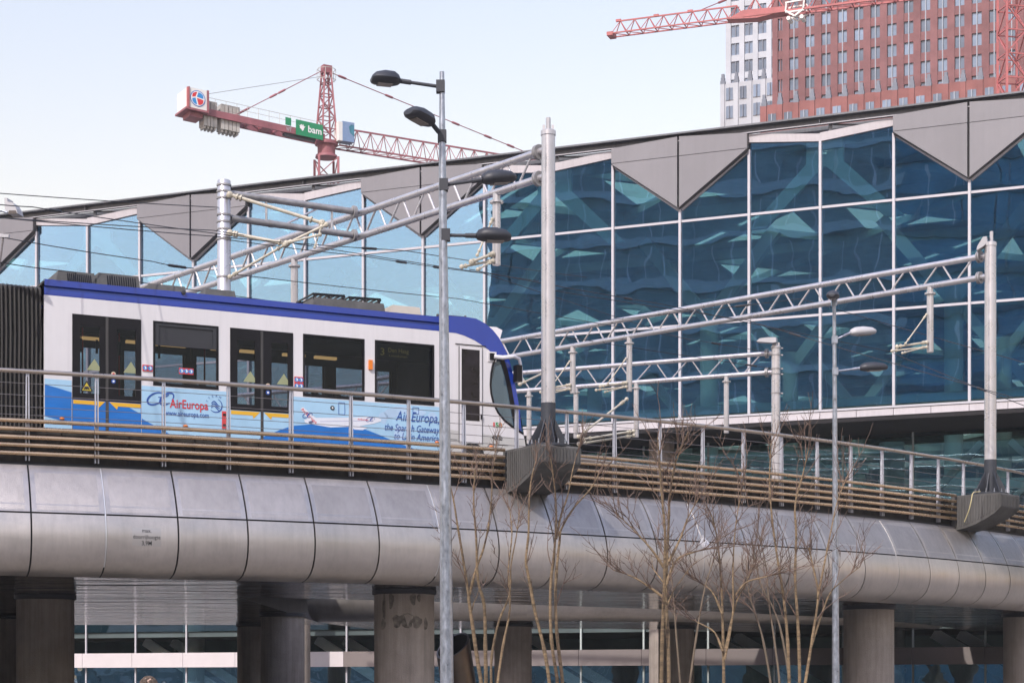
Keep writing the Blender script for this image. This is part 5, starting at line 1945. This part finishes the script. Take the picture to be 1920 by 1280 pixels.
lattice(b, C1, C1 + Vector((0, 0, Z(56.2))), 2.1, 2.1, 28, 0.24, 0.10, (1, 0.35, 0))
b.build('mast', crane_red, c1, smooth=False)
b = MB()
b.lathe(C1, [(1.2, Z(56.25)), (1.15, Z(56.5)), (0.95, Z(56.6)), (0.95, Z(57.5)), (1.25, Z(57.6)), (1.25, Z(57.9))], 20)
b.build('slewing_ring', crane_red, c1)
b = MB()
lattice(b, C1 + Vector((0, 0, Z(58))), C1 + Vector((0, 0, Z(65.4))), 1.75, 0.75, 6, 0.18, 0.09, cj)
b.obox(C1 + Vector((0, 0, Z(65.7))), cj, cs, (0, 0, 1), 0.5, 0.4, 0.4)
b.build('tower_peak', crane_red, c1, smooth=False)
b = MB()
for a in range(8):
    t = a * math.pi / 4
    b.bar(C1 + Vector((math.cos(t) * 1.0, math.sin(t) * 1.0, Z(64.6))), C1 + Vector((math.cos(t) * 1.0, math.sin(t) * 1.0, Z(65.7))), 0.05)
    t2 = t + math.pi / 4
    for e in (64.6, 65.7):
        b.bar(C1 + Vector((math.cos(t) * 1.0, math.sin(t) * 1.0, Z(e))), C1 + Vector((math.cos(t2) * 1.0, math.sin(t2) * 1.0, Z(e))), 0.05)
b.build('peak_platform', crane_grey, c1, smooth=False)
def CJ(l, s_, e):
    return C1 + cj * l + cs * s_ + Vector((0, 0, Z(e + 0.05 * max(0.0, l))))   # the short arm rises a little
def cbox(mb, l0, l1, s0, s1, e0, e1):
    return mb.hexa([CJ(l0, s0, e0), CJ(l1, s0, e0), CJ(l1, s1, e0), CJ(l0, s1, e0), CJ(l0, s0, e1), CJ(l1, s0, e1), CJ(l1, s1, e1), CJ(l0, s1, e1)])
b = MB()
cbox(b, 0.6, 15.2, 0.75, 0.95, 57.75, 58.45)
cbox(b, 0.6, 15.2, -0.95, -0.75, 57.75, 58.45)
for k in range(9):
    cbox(b, 1.0 + k * 1.6, 1.15 + k * 1.6, -0.75, 0.75, 57.85, 58.1)
for k in range(8):
    b.bar(CJ(1.1 + k * 1.6, -0.75, 57.95), CJ(2.7 + k * 1.6, 0.75, 57.95), 0.10)
cbox(b, 6.6, 7.5, -0.75, 0.75, 57.8, 58.25)
b.build('counter_jib', crane_red, c1, smooth=False)
b = MB()
for k in range(12):
    b.bar(CJ(1.0 + k * 1.2, 0.9, 58.45), CJ(1.0 + k * 1.2, 0.9, 59.6), 0.04)
b.bar(CJ(1.0, 0.9, 59.6), CJ(14.2, 0.9, 59.6), 0.04)
b.bar(CJ(1.0, 0.9, 59.05), CJ(14.2, 0.9, 59.05), 0.035)
b.build('walkway_rail', crane_grey, c1, smooth=False)
for l0, l1, n in ((10.2, 12.3, 5), (12.7, 14.2, 4)):
    b = MB()
    w = (l1 - l0) / n
    for k in range(n):
        cbox(b, l0 + k * w, l0 + (k + 0.86) * w, -0.70, 0.70, 56.75, 59.35)
        cbox(b, l0 + (k + 0.2) * w, l0 + (k + 0.66) * w, -0.55, 0.55, 56.5, 56.75)
    b.build('counterweight', crane_grey, c1, smooth=False)
b = MB()
cbox(b, 13.9, 16.4, -1.7, 1.5, 57.8, 58)
cbox(b, 14.4, 15.8, -1.0, 1.0, 57.3, 57.8)
cbox(b, 13.9, 14.12, 1.3, 1.52, 58, 60.1)
cbox(b, 16.0, 16.1, 1.46, 1.56, 58, 60.1)
b.build('end_frame', crane_red, c1, smooth=False)
b = MB()
cbox(b, 14.13, 16.2, -1.6, 1.46, 58, 60.05)
bx_ = b.build('ballast_box', crane_white, c1, smooth=False)
b = MB()
cbox(b, 16.05, 16.23, 1.2, 1.48, 58, 60.07)
b.build('orange_edge', crane_red2, bx_, smooth=False)
def disc_poly(c, r, t0, t1, n=18):
    return [c] + [None] * 0
def on_box(x, z, off=0.03):
    return CJ(15.12 - x, 1.49 + off, 59.05 + z)
b = MB()
b.face([on_box(0.82 * math.cos(t), 0.82 * math.sin(t), 0.0) for t in [2 * math.pi * k / 24 for k in range(24)]])
b.build('emblem_ring', mat('emblem_blue', (0.03, 0.12, 0.45), 0.5), bx_, smooth=False)
b = MB()
b.face([on_box(0.74 * math.cos(t), 0.74 * math.sin(t), 0.01) for t in [2 * math.pi * k / 24 for k in range(24)]])
b.build('emblem_field', white_flat, bx_, smooth=False)
for nm, m, t0, t1, ox, oz in (('emblem_quarter', ad_red, -90, 0, 0.07, -0.06), ('emblem_quarter', sky_blue_m, 0, 90, 0.07, 0.06), ('emblem_quarter', ad_red, 90, 180, -0.07, 0.06), ('emblem_quarter', sky_blue_m, 180, 270, -0.07, -0.06)):
    b = MB()
    ts = [math.radians(t0 + (t1 - t0) * k / 8) for k in range(9)]
    cx = -0.18
    b.face([on_box(cx + ox, 0.1 + oz, 0.02)] + [on_box(max(-0.6, min(0.6, ox + 0.6 * math.cos(t))), oz + 0.58 * math.sin(t), 0.02) for t in ts])
    b.build(nm, m, bx_, smooth=False)
b = MB()
cbox(b, 0.9, 4.0, 1.0, 1.08, 57.7, 59.3)
sb = b.build('sign_board', sign_green, c1, smooth=False)
b = MB()
add_text(b, 'bam', 1.55, lambda x, y: CJ(2.62 - x, 1.10, 58.22 + y), height=1.0, bold=0.02)
b.build('lettering', white_flat, sb, smooth=False)
b = MB()
bird = [(-0.42, 0.25), (-0.25, 0.12), (-0.16, 0.22), (-0.03, 0.34), (0.03, 0.18), (0.16, 0.36), (0.24, 0.12), (0.42, 0.14), (0.26, -0.05), (0.22, -0.25), (0.05, -0.40), (-0.05, -0.22), (-0.24, -0.12), (-0.22, 0.05)]
b.face([CJ(3.35 - x, 1.10, 58.58 + z) for x, z in bird])
b.build('bird_emblem', white_flat, sb, smooth=False)
b = MB()
cbox(b, 4.55, 5.2, 1.0, 1.06, 58.5, 59.3)
b.build('small_sign', sign_green, c1, smooth=False)
b = MB()
add_text(b, 'WT', 0.62, lambda x, y: CJ(5.1 - x, 1.0, 57.88 + y), height=0.62, bold=0.01)
b.build('lettering', mat('faded_white_print', (0.5, 0.48, 0.5), 0.6), c1, smooth=False)
b = MB()
cbox(b, 1.6, 5.2, 0.2, 0.8, 57.5, 57.75)
b.build('service_platform', lamp_dark, c1, smooth=False)
b = MB()
cbox(b, -2.6, -1.2, 0.3, 1.5, 57.9, 60)
cb = b.build('cab', cab_blue, c1, smooth=False)
b = MB()
cbox(b, -1.2, -0.75, 0.3, 1.5, 57.9, 59.9)
b.build('cab_side', crane_white, cb, smooth=False)
b = MB()
b.face([CJ(-2.62, s_, e) for s_, e in ((0.4, 58.4), (1.4, 58.4), (1.4, 59.8), (0.4, 59.8))])
b.face([CJ(l, 1.52, e) for l, e in ((-2.55, 58.5), (-2.05, 58.9), (-1.95, 59.5), (-2.2, 59.75), (-2.55, 59.75))])
b.build('cab_window', cab_win, cb, smooth=False)
b = MB()
jib_truss(b, CJ(-1.2, 0, 57.6), CJ(-40, 0, 57.6), 1.5, 2.1, 24, 0.15, 0.07, cs)
b.build('jib', crane_red, c1, smooth=False)
def pendant(t, p, q, label_parts=3, r=0.05, thick=(0.1, 0.35, 0.42, 0.8)):
    b = MB()
    b.tube([p, q], r, 6)
    p, q = Vector(p), Vector(q)
    L = (q - p).length
    for f_ in thick:
        c = p.lerp(q, f_)
        d = (q - p) / L
        b.tube([c - d * 0.55, c - d * 0.4, c + d * 0.4, c + d * 0.55], [r, r * 2.6, r * 2.6, r], 6)
    b.build('pendant_bar', crane_red, t)
pk = C1 + Vector((0, 0, Z(65.5)))
pendant(c1, pk + cj * 0.5, CJ(10.5, 0.6, 58.6), thick=(0.48, 0.58, 0.9, 0.98))
pendant(c1, pk - cj * 0.4, CJ(-30, 0, 59.4), thick=(0.05, 0.24, 0.52, 0.66, 0.76))
b = MB()
b.tube([pk + Vector((0, 0, -0.6)) + cj * 0.5, CJ(14.5, 0, 59.9)], 0.025, 5)
b.build('hoist_rope', cable_m, c1)
C2 = Vector(((1897 - 960) * 190 / FPX, 190, 0))
tip = Vector(((1145 - 960) * 205 / FPX, 205, 0))
jd = (C2 - tip)
jd.z = 0
jl = jd.length
jd.normalize()
js = Vector((-jd.y, jd.x, 0))
c2 = thing('tower_crane', 'orange red tower crane whose jib crosses the brick tower', 'crane', C2)
b = MB()
lattice(b, C2, C2 + Vector((0, 0, Z(71.0))), 2.1, 2.1, 30, 0.22, 0.12, (1, 0.2, 0))
b.build('mast', crane_red2, c2, smooth=False)
def J2(l, s_, e):
    return tip + jd * l + js * s_ + Vector((0, 0, Z(e)))
b = MB()
jib_truss(b, J2(0.3, 0, 71.1), J2(15.0, 0, 71.1), 1.3, 1.45, 9, 0.13, 0.075, js)
b.build('jib', crane_red2, c2, smooth=False)
b = MB()
jib_truss(b, J2(15.0, 0, 71.1), J2(jl, 0, 71.1), 1.3, 2.0, 12, 0.20, 0.10, js)
b.build('inner_jib', crane_red2, c2, smooth=False)
b = MB()
b.prism([J2(13.2, 0.7, 71.0), J2(15.0, 0.7, 71.75), J2(19.5, 0.7, 71.6), J2(19.5, 0.7, 71.1), J2(16.5, 0.7, 70.75)], js * -1.4)
b.build('jib_joint', crane_red2, c2, smooth=False)
b = MB()
for l, e, hx, hy, hz_ in ((0.9, 72.62, 0.28, 0.12, 0.13), (5.2, 72.62, 0.28, 0.12, 0.13), (9.0, 72.62, 0.28, 0.12, 0.13), (0.1, 71.1, 0.35, 0.7, 0.2)):
    b = MB()
    b.obox(J2(l, 0, e), jd, js, (0, 0, 1), hx, hy, hz_)
    b.build('sheave_block', crane_red2, c2, smooth=False)
pendant(c2, J2(10.2, 0, 72.6), J2(30, 0, 78), thick=(0.12, 0.2))
b = MB()
for s_ in (-0.8, 0.8):
    b.bar(J2(19.6, s_, 71.9), J2(21.6, s_, 72.0), 0.16)
    b.bar(J2(19.6, s_, 71.0), J2(19.7, s_, 71.9), 0.16)
    b.bar(J2(21.5, s_, 71.1), J2(21.6, s_, 72.0), 0.16)
    b.bar(J2(19.7, s_, 71.0), J2(20.6, s_, 70.4), 0.18)
    b.bar(J2(21.5, s_, 71.0), J2(20.6, s_, 70.4), 0.18)
    b.bar(J2(19.6, s_, 70.9), J2(21.6, s_, 70.9), 0.14)
for l in (19.9, 21.3):
    b.lathe(J2(l, -0.7, 70.3), [(0.22, 0), (0.22, 1.4)], 10, js)
b.build('trolley', crane_white, c2, smooth=False)
b = MB()
b.bar(C2 + Vector((0, 0, Z(71))), C2 + Vector((0, 0, Z(80))), 0.9)
b.bar(C2 + Vector((0, 0, Z(71.5))), C2 + jd * 14 + Vector((0, 0, Z(71.5))), 1.0)
b.build('tower_peak', crane_red2, c2, smooth=False)

# ------------------------------------------------------------------ buildings across the square, behind the camera, mirrored in the glass; all but the first added for their reflections
def opposite(p, q, h, name, label, wall, win, band, nx, storey, seedv, wfrac=0.5):
    rnd = random.Random(seedv)
    p, q = Vector((*p, 0)), Vector((*q, 0))
    u = (q - p).normalized()
    L = (q - p).length
    n = Vector((-u.y, u.x, 0))
    if n.y < 0: n = -n
    t = thing(name, label, 'building', (p + q) / 2)
    b = MB()
    b.prism([p, q, q - n * 14, p - n * 14], (0, 0, h))
    b.build('wall', wall, t, smooth=False)
    ny = int(h / storey)
    for k in range(ny):
        b = MB()
        z = k * storey + 0.3
        b.prism([p + n * 0.01 + Vector((0, 0, z)), q + n * 0.01 + Vector((0, 0, z)), q + n * 0.35 + Vector((0, 0, z)), p + n * 0.35 + Vector((0, 0, z))], (0, 0, 1.05))
        b.build('storey_band', band, t, smooth=False)
    w = L / nx * wfrac
    wb, fb = MB(), MB()
    wb.box((-w / 2, 0.02, 0), (w / 2, 0.05, storey - 1.5))
    for a in ((-w / 2 - 0.2, -w / 2, 0, storey - 1.5), (w / 2, w / 2 + 0.2, 0, storey - 1.5), (-w / 2, w / 2, -0.15, 0)):
        fb.box((a[0], 0.0, a[2]), (a[1], 0.15, a[3]))
    wm, fm = wb.mesh('window', win, smooth=False), fb.mesh('window_frame', block_frame, smooth=False)
    rz = math.atan2(-u.y, -u.x)
    for k in range(ny):
        for i in range(nx):
            if rnd.random() < 0.22:
                continue
            c = p + u * (L * (i + 0.5) / nx) + Vector((0, 0, k * storey + 1.4))
            wi = inst('window', wm, t, c, rz)
            inst('window_frame', fm, wi, c, 0)
    return t
opposite((-110.0, -20.7), (-68.0, -49.4), 72, 'office_block', 'dark office block across the square that the station glass mirrors', block_wall, block_win, block_band, 11, 5.5, 3, 0.42)
opposite((-70.5, -47.9), (-46.0, -62.0), 70, 'blue_reflection_block', 'unseen blue block added to deepen the reflection at the right end of the station glass', mat('opposite_blue', (0.06, 0.22, 0.33), 0.4, var=0.3, scale=0.15), block_win, mat('opposite_blue_band', (0.04, 0.12, 0.17), 0.5, var=0.2), 6, 4.5, 5, 0.7)  # added only to give the right-hand panes a deep blue reflection

opposite((-260, 120), (-165, 30), 24, 'long_reflection_block', 'unseen long block added far to the left of the square to darken low reflections', block_wall, block_win, block_band, 14, 3.4, 8, 0.5)  # this and the next blocks are unseen, added to darken the mirrored horizon
opposite((-165, 10), (-112, -18), 15, 'low_reflection_block', 'unseen low block added beside the dark office block to darken low reflections', block_wall, block_win, block_band, 10, 3.6, 9, 0.6)
opposite((-44, -70), (60, -92), 26, 'reflection_row', 'unseen row of fronts added behind the photographer to darken low reflections', block_wall, block_win, block_band, 18, 3.5, 10, 0.5)
opposite((64, -85), (170, -40), 22, 'corner_reflection_block', 'unseen corner block added to the right behind the photographer to darken low reflections', block_wall, block_win, block_band, 16, 3.5, 12, 0.5)
# ------------------------------------------------------------------ young bare trees on the square
class Rnd(random.Random): pass
def smooth_path(pts, per=4):
    out = []
    for i in range(len(pts) - 1):
        p0, p1, p2, p3 = pts[max(0, i - 1)], pts[i], pts[i + 1], pts[min(len(pts) - 1, i + 2)]
        for k in range(per):
            t = k / per
            out.append(0.5 * ((2 * p1) + (p2 - p0) * t + (2 * p0 - 5 * p1 + 4 * p2 - p3) * t * t + (3 * p1 - p0 - 3 * p2 + p3) * t ** 3))
    out.append(pts[-1])
    return out
def wander(rn, p, d, L, r, n, droop=0.0, up=0.25):
    pts, rr = [p.copy()], [r]
    d = d.normalized()
    for k in range(n):
        d = (d + Vector((rn.gauss(0, 0.13), rn.gauss(0, 0.13), rn.gauss(0, 0.10) + up * 0.16))).normalized()
        p = p + d * (L / n)
        pts.append(p.copy())
        rr.append(r * (1 - 0.80 * (k + 1) / n))
    return pts, rr
def bare_tree(label, stems, seedv, D, m_bark, dens=1.0, r0=0.05, group=None, tl=1.0):
    rn = Rnd(seedv)
    bx = sum(s[0][0] for s in stems[:1])
    base = A(bx, 1290, D)
    base.z = 0
    t = thing('bare_tree', label, 'tree', base, group)
    branches, twigs = [], MB()
    nb = 0
    for si, st in enumerate(stems):
        dy = rn.uniform(-0.35, 0.35)
        pts = [A(x, y, D + dy * min(1, k * 0.3)) for k, (x, y) in enumerate(st)]
        if st[0][1] > 1270:
            g0 = base + Vector((rn.uniform(-0.05, 0.05), rn.uniform(-0.05, 0.05), 0))
            pts = [g0, g0.lerp(pts[0], 0.55)] + pts
        path = smooth_path(pts)
        n = len(path)
        L = sum((a - c).length for a, c in zip(path, path[1:]))
        rs = r0 * (1.0 if st[0][1] > 1270 else 0.55)
        radii = []
        for k in range(n):
            w = rs * (1 - 0.78 * (k / (n - 1)) ** 0.9)
            if k % 5 == 2: w *= 1.16
            w *= rn.uniform(0.93, 1.07)
            radii.append(max(0.007, w))
        b = MB()
        b.tube(path, radii, 9)
        b.build('stem', m_bark, t)
        # side branches
        cnt = int((4 if st[0][1] > 1270 else 3) * dens * 0.9 * (1 + L / 7))
        for q in range(cnt):
            f_ = 0.40 + 0.58 * (q + rn.random() * 0.8) / cnt if st[0][1] > 1270 else 0.25 + 0.73 * (q + rn.random()) / cnt
            k = min(n - 2, int(f_ * (n - 1)))
            if path[k].z < 2.6: continue
            axis = (path[k + 1] - path[k]).normalized()
            th = rn.uniform(0, 2 * math.pi)
            side = Vector((math.cos(th), math.sin(th) * 0.8, 0.15))
            d = axis * 1.05 + side * 0.55
            Lb = rn.uniform(0.40, 1.25) * (1.15 - 0.5 * f_) * tl * 0.9
            pp, rr = wander(rn, path[k], d, Lb, max(0.009, radii[k] * 0.55), 7)
            b = MB()
            b.tube(pp, rr, 6)
            b.build('branch', m_bark if rr[0] > 0.014 else twig_m, t)
            for lev in range(rn.randint(1, 5)):
                j = rn.randint(1, 6)
                ax2 = (pp[min(7, j + 1)] - pp[j]).normalized()
                th = rn.uniform(0, 2 * math.pi)
                d2 = ax2 * 0.75 + Vector((math.cos(th), math.sin(th), 0.2)) * 0.7
                p2, r2_ = wander(rn, pp[j], d2, rn.uniform(0.2, 0.6) * tl, 0.0068, 6)
                twigs.tube(p2, [max(0.0035, x) for x in r2_], 4)
                for _ in range(rn.randint(1, 3)):
                    j3 = rn.randint(1, 5)
                    th = rn.uniform(0, 2 * math.pi)
                    d3 = (p2[j3 + 1] - p2[j3]).normalized() * 0.7 + Vector((math.cos(th), math.sin(th), 0.25)) * 0.7
                    p3, r3 = wander(rn, p2[j3], d3, rn.uniform(0.12, 0.32) * tl, 0.005, 4)
                    twigs.tube(p3, [max(0.003, x) for x in r3], 3)
        # the leader breaks into a few twigs at its end
        for _ in range(4):
            th = rn.uniform(0, 2 * math.pi)
            d = (path[-1] - path[-2]).normalized() + Vector((math.cos(th), math.sin(th), 0.2)) * 0.45
            pp, rr = wander(rn, path[-1 - rn.randint(0, 3)], d, rn.uniform(0.5, 1.0) * tl, 0.009, 7)
            twigs.tube(pp, [max(0.0035, x) for x in rr], 5)
            for _ in range(4):
                j = rn.randint(1, 5)
                th = rn.uniform(0, 2 * math.pi)
                p3, r3 = wander(rn, pp[j], (pp[j + 1] - pp[j]).normalized() * 0.8 + Vector((math.cos(th), math.sin(th), 0.2)) * 0.6, rn.uniform(0.15, 0.4) * tl, 0.005, 4)
                twigs.tube(p3, [max(0.003, x) for x in r3], 3)
    tw_ = twigs.build('twigs', twig_m, t)
    tag(tw_, kind='stuff')
    return t
TG = 'bare young trees in front of the viaduct'
bare_tree('bare forked tree with golden stems directly right of the tall lamp post',
    [[(903, 1290), (895, 1235), (880, 1130), (878, 1112), (868, 1045), (858, 985), (850, 935), (838, 885)],
     [(880, 1115), (893, 1065), (906, 1030), (915, 990), (921, 940), (924, 885), (930, 840)],
     [(911, 1290), (910, 1210), (908, 1135), (896, 1085), (893, 1010), (888, 940), (891, 880)]], 11, 30, bark, 0.9, 0.043, TG, 0.85)
bare_tree('slender bare tree with two crossing stems second from the tall lamp post',
    [[(921, 1290), (922, 1230), (935, 1165), (955, 1115), (958, 1060), (968, 1005), (974, 960)],
     [(932, 1290), (943, 1210), (956, 1140), (953, 1070), (960, 1000), (955, 950)]], 12, 31.5, bark, 0.8, 0.032, TG, 0.75)
bare_tree('bare tree with tall parallel stems in front of the concrete console by the tram nose',
    [[(1031, 1290), (1020, 1215), (1004, 1150), (990, 1075), (986, 1050), (991, 1000), (992, 945), (996, 900), (1006, 860)],
     [(1046, 1290), (1034, 1200), (1032, 1105), (1040, 1025), (1043, 960), (1039, 905), (1031, 850)],
     [(1055, 1290), (1044, 1185), (1042, 1095), (1049, 1015), (1053, 990), (1077, 950), (1108, 915), (1124, 885)],
     [(1043, 1010), (1052, 965), (1064, 930), (1074, 880), (1090, 820)]], 13, 30, bark, 0.85, 0.038, TG, 0.85)
bare_tree('bare tree with a wide spreading crown midway between the console and the slimmer lamp post',
    [[(1240, 1290), (1242, 1190), (1246, 1085), (1247, 1000), (1241, 930), (1237, 870), (1233, 820)],
     [(1254, 1290), (1252, 1185), (1248, 1100), (1253, 1000), (1256, 930), (1266, 870), (1290, 810)],
     [(1249, 1095), (1268, 1050), (1300, 1035), (1332, 1028)],
     [(1245, 1120), (1215, 1098), (1185, 1080), (1150, 1068)],
     [(1246, 1065), (1222, 1030), (1190, 995), (1152, 958)],
     [(1250, 1060), (1275, 1010), (1290, 970), (1312, 930)]], 14, 29, bark, 1.3, 0.043, TG, 1.0)
bare_tree('pale stemmed bare tree below the caught white plastic bag',
    [[(1357, 1290), (1356, 1210), (1354, 1130), (1350, 1060), (1344, 1005), (1334, 965)],
     [(1359, 1235), (1374, 1150), (1374, 1080), (1377, 1010), (1383, 960), (1394, 900)],
     [(1360, 1215), (1380, 1130), (1398, 1095), (1412, 1060)],
     [(1354, 1150), (1336, 1110), (1312, 1090), (1288, 1072)],
     [(1355, 1220), (1340, 1185), (1312, 1168), (1294, 1160)],
     [(1376, 1120), (1398, 1092), (1430, 1082), (1462, 1075)]], 15, 29.5, bark, 1.3, 0.036, TG, 1.0)
bare_tree('bare multi stemmed tree immediately left of the slimmer lamp post',
    [[(1480, 1290), (1477, 1205), (1470, 1125), (1456, 1035), (1447, 965), (1443, 900), (1446, 830)],
     [(1499, 1290), (1497, 1185), (1491, 1085), (1493, 1005), (1491, 945), (1505, 890), (1516, 840)],
     [(1508, 1290), (1524, 1190), (1534, 1115), (1525, 1065), (1517, 1025)],
     [(1533, 1120), (1544, 1065), (1556, 1005), (1570, 940), (1590, 890)],
     [(1520, 1215), (1552, 1120), (1575, 1092), (1612, 1062)]], 16, 30, bark, 1.35, 0.036, TG, 1.0)
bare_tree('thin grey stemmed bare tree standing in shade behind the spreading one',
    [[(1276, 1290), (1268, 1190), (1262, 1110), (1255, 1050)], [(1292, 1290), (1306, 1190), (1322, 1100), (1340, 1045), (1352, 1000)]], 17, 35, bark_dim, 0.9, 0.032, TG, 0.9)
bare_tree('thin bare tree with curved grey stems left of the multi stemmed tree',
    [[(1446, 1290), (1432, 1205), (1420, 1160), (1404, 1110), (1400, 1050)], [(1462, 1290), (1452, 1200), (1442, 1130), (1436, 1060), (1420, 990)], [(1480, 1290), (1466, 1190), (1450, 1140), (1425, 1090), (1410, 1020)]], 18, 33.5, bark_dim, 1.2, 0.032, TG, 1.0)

# plastic bag caught in the twigs
bg_ = thing('plastic_bag', 'white plastic bag caught in the bare twigs', 'bag', A(1325, 1015, 29.4))
b = MB()
rn = random.Random(4)
rows = []
for k in range(9):
    y = 1003 + 25 * k / 8
    w = (2.5, 3.2, 4.5, 6, 7.5, 9, 9.5, 9, 6)[k]
    cx = 1317 + 8 * k / 8
    row = []
    for j in range(12):
        a = 2 * math.pi * j / 12
        p = A(cx + w * math.cos(a) * rn.uniform(0.75, 1.1), y + rn.uniform(-1, 1), 29.4)
        p.y += math.sin(a) * 0.05 * rn.uniform(0.4, 1.2)
        row.append(p)
    rows.append(row + [row[0]])
b.grid(rows)
b.build('bag_skin', bag_m, bg_, angle=60)

# ------------------------------------------------------------------ the passer-by whose hair just shows at the bottom edge
px_, py_ = -3.50, 18.0
pt = thing('person', 'passer-by in a dark coat whose curly brown hair shows at the bottom edge', 'person', (px_, py_, 0))
me = bpy.data.meshes.new('body')
hip, neck = Vector((0, 0, 0.92)), Vector((0, 0, 1.42))
V_ = [(0, 0, 0.92), (0, 0, 1.12), (0, 0, 1.32), (0, -0.01, 1.43), (0, -0.02, 1.50), (0, -0.03, 1.58), (0, -0.03, 1.65),
      (0.09, 0, 0.86), (0.10, -0.12, 0.48), (0.10, -0.02, 0.08), (0.10, -0.15, 0.04),
      (-0.09, 0, 0.86), (-0.10, 0.12, 0.48), (-0.10, 0.22, 0.10), (-0.10, 0.10, 0.04),
      (0.18, 0, 1.36), (0.24, 0.05, 1.10), (0.24, -0.08, 0.88), (0.24, -0.12, 0.78),
      (-0.18, 0, 1.36), (-0.24, -0.05, 1.10), (-0.24, -0.16, 0.90), (-0.24, -0.20, 0.80)]
E_ = [(0, 1), (1, 2), (2, 3), (3, 4), (4, 5), (5, 6), (0, 7), (7, 8), (8, 9), (9, 10), (0, 11), (11, 12), (12, 13), (13, 14), (2, 15), (15, 16), (16, 17), (17, 18), (2, 19), (19, 20), (20, 21), (21, 22)]
R__ = [.15, .14, .16, .065, .06, .085, .075, .095, .065, .045, .04, .095, .065, .045, .04, .065, .05, .04, .04, .065, .05, .04, .04]
me.from_pydata([Vector(v) for v in V_], E_, [])
me.materials.append(coat_m)
bo = bpy.data.objects.new('body', me)
col.objects.link(bo)
bo.parent = pt
md = bo.modifiers.new('skin', 'SKIN')
md.use_smooth_shade = True
for sv, r in zip(me.skin_vertices[0].data, R__):
    sv.radius = (r, r)
me.skin_vertices[0].data[0].use_root = True
bo.modifiers.new('sub', 'SUBSURF').render_levels = 2
hd = Vector((px_, py_ - 0.03, 1.60))
b = MB()
b.ball(hd, 0.078, 0.098, 0.118, 18, 14)
b.ball(hd + Vector((0, 0.098, -0.015)), 0.014, 0.02, 0.022, 8, 6)
b.ball(hd + Vector((0.078, 0.005, -0.01)), 0.012, 0.022, 0.03, 8, 6)
b.ball(hd + Vector((-0.078, 0.005, -0.01)), 0.012, 0.022, 0.03, 8, 6)
b.ball(hd + Vector((0, 0.085, -0.062)), 0.026, 0.012, 0.008, 8, 6)
b.build('head', skin_m, pt)
b = MB()
for s_ in (-1, 1):
    b.ball(hd + Vector((0.03 * s_, 0.086, 0.015)), 0.011, 0.008, 0.007, 8, 6)
b.build('eyes', black_flat, pt)
b = MB()
rn = random.Random(9)
for k in range(260):
    a, h_ = rn.uniform(0, 2 * math.pi), rn.uniform(-0.25, 1)
    r_ = math.sqrt(max(0, 1 - h_ * h_))
    d = Vector((math.cos(a) * r_ * 0.080, math.sin(a) * r_ * 0.098, 0.1 * h_ + 0.005))
    if d.y > 0.05 and d.z < 0.02: continue
    b.ball(hd + d, 0.019, 0.019, 0.018, 7, 5, 0.12)
b.build('hair', hair_m, pt)

# ------------------------------------------------------------------ thin spring haze over the whole place
hz = MB()
hz.box((-2510, -2510, -1.4), (2510, 2510, 150))
hm = bpy.data.materials.new('haze_air')
hm.use_nodes = True
ht = hm.node_tree
ht.nodes.remove(ht.nodes['Principled BSDF'])
pv = ht.nodes.new('ShaderNodeVolumePrincipled')
pv.inputs['Color'].default_value = (0.93, 0.95, 1.0, 1)
pv.inputs['Density'].default_value = 0.00018
pv.inputs['Anisotropy'].default_value = -0.4
ht.links.new(pv.outputs[0], ht.nodes['Material Output'].inputs['Volume'])
hb_ = hz.build('haze', hm, smooth=False)
tag(hb_, 'thin pale haze over the whole square, station and towers', kind='stuff')
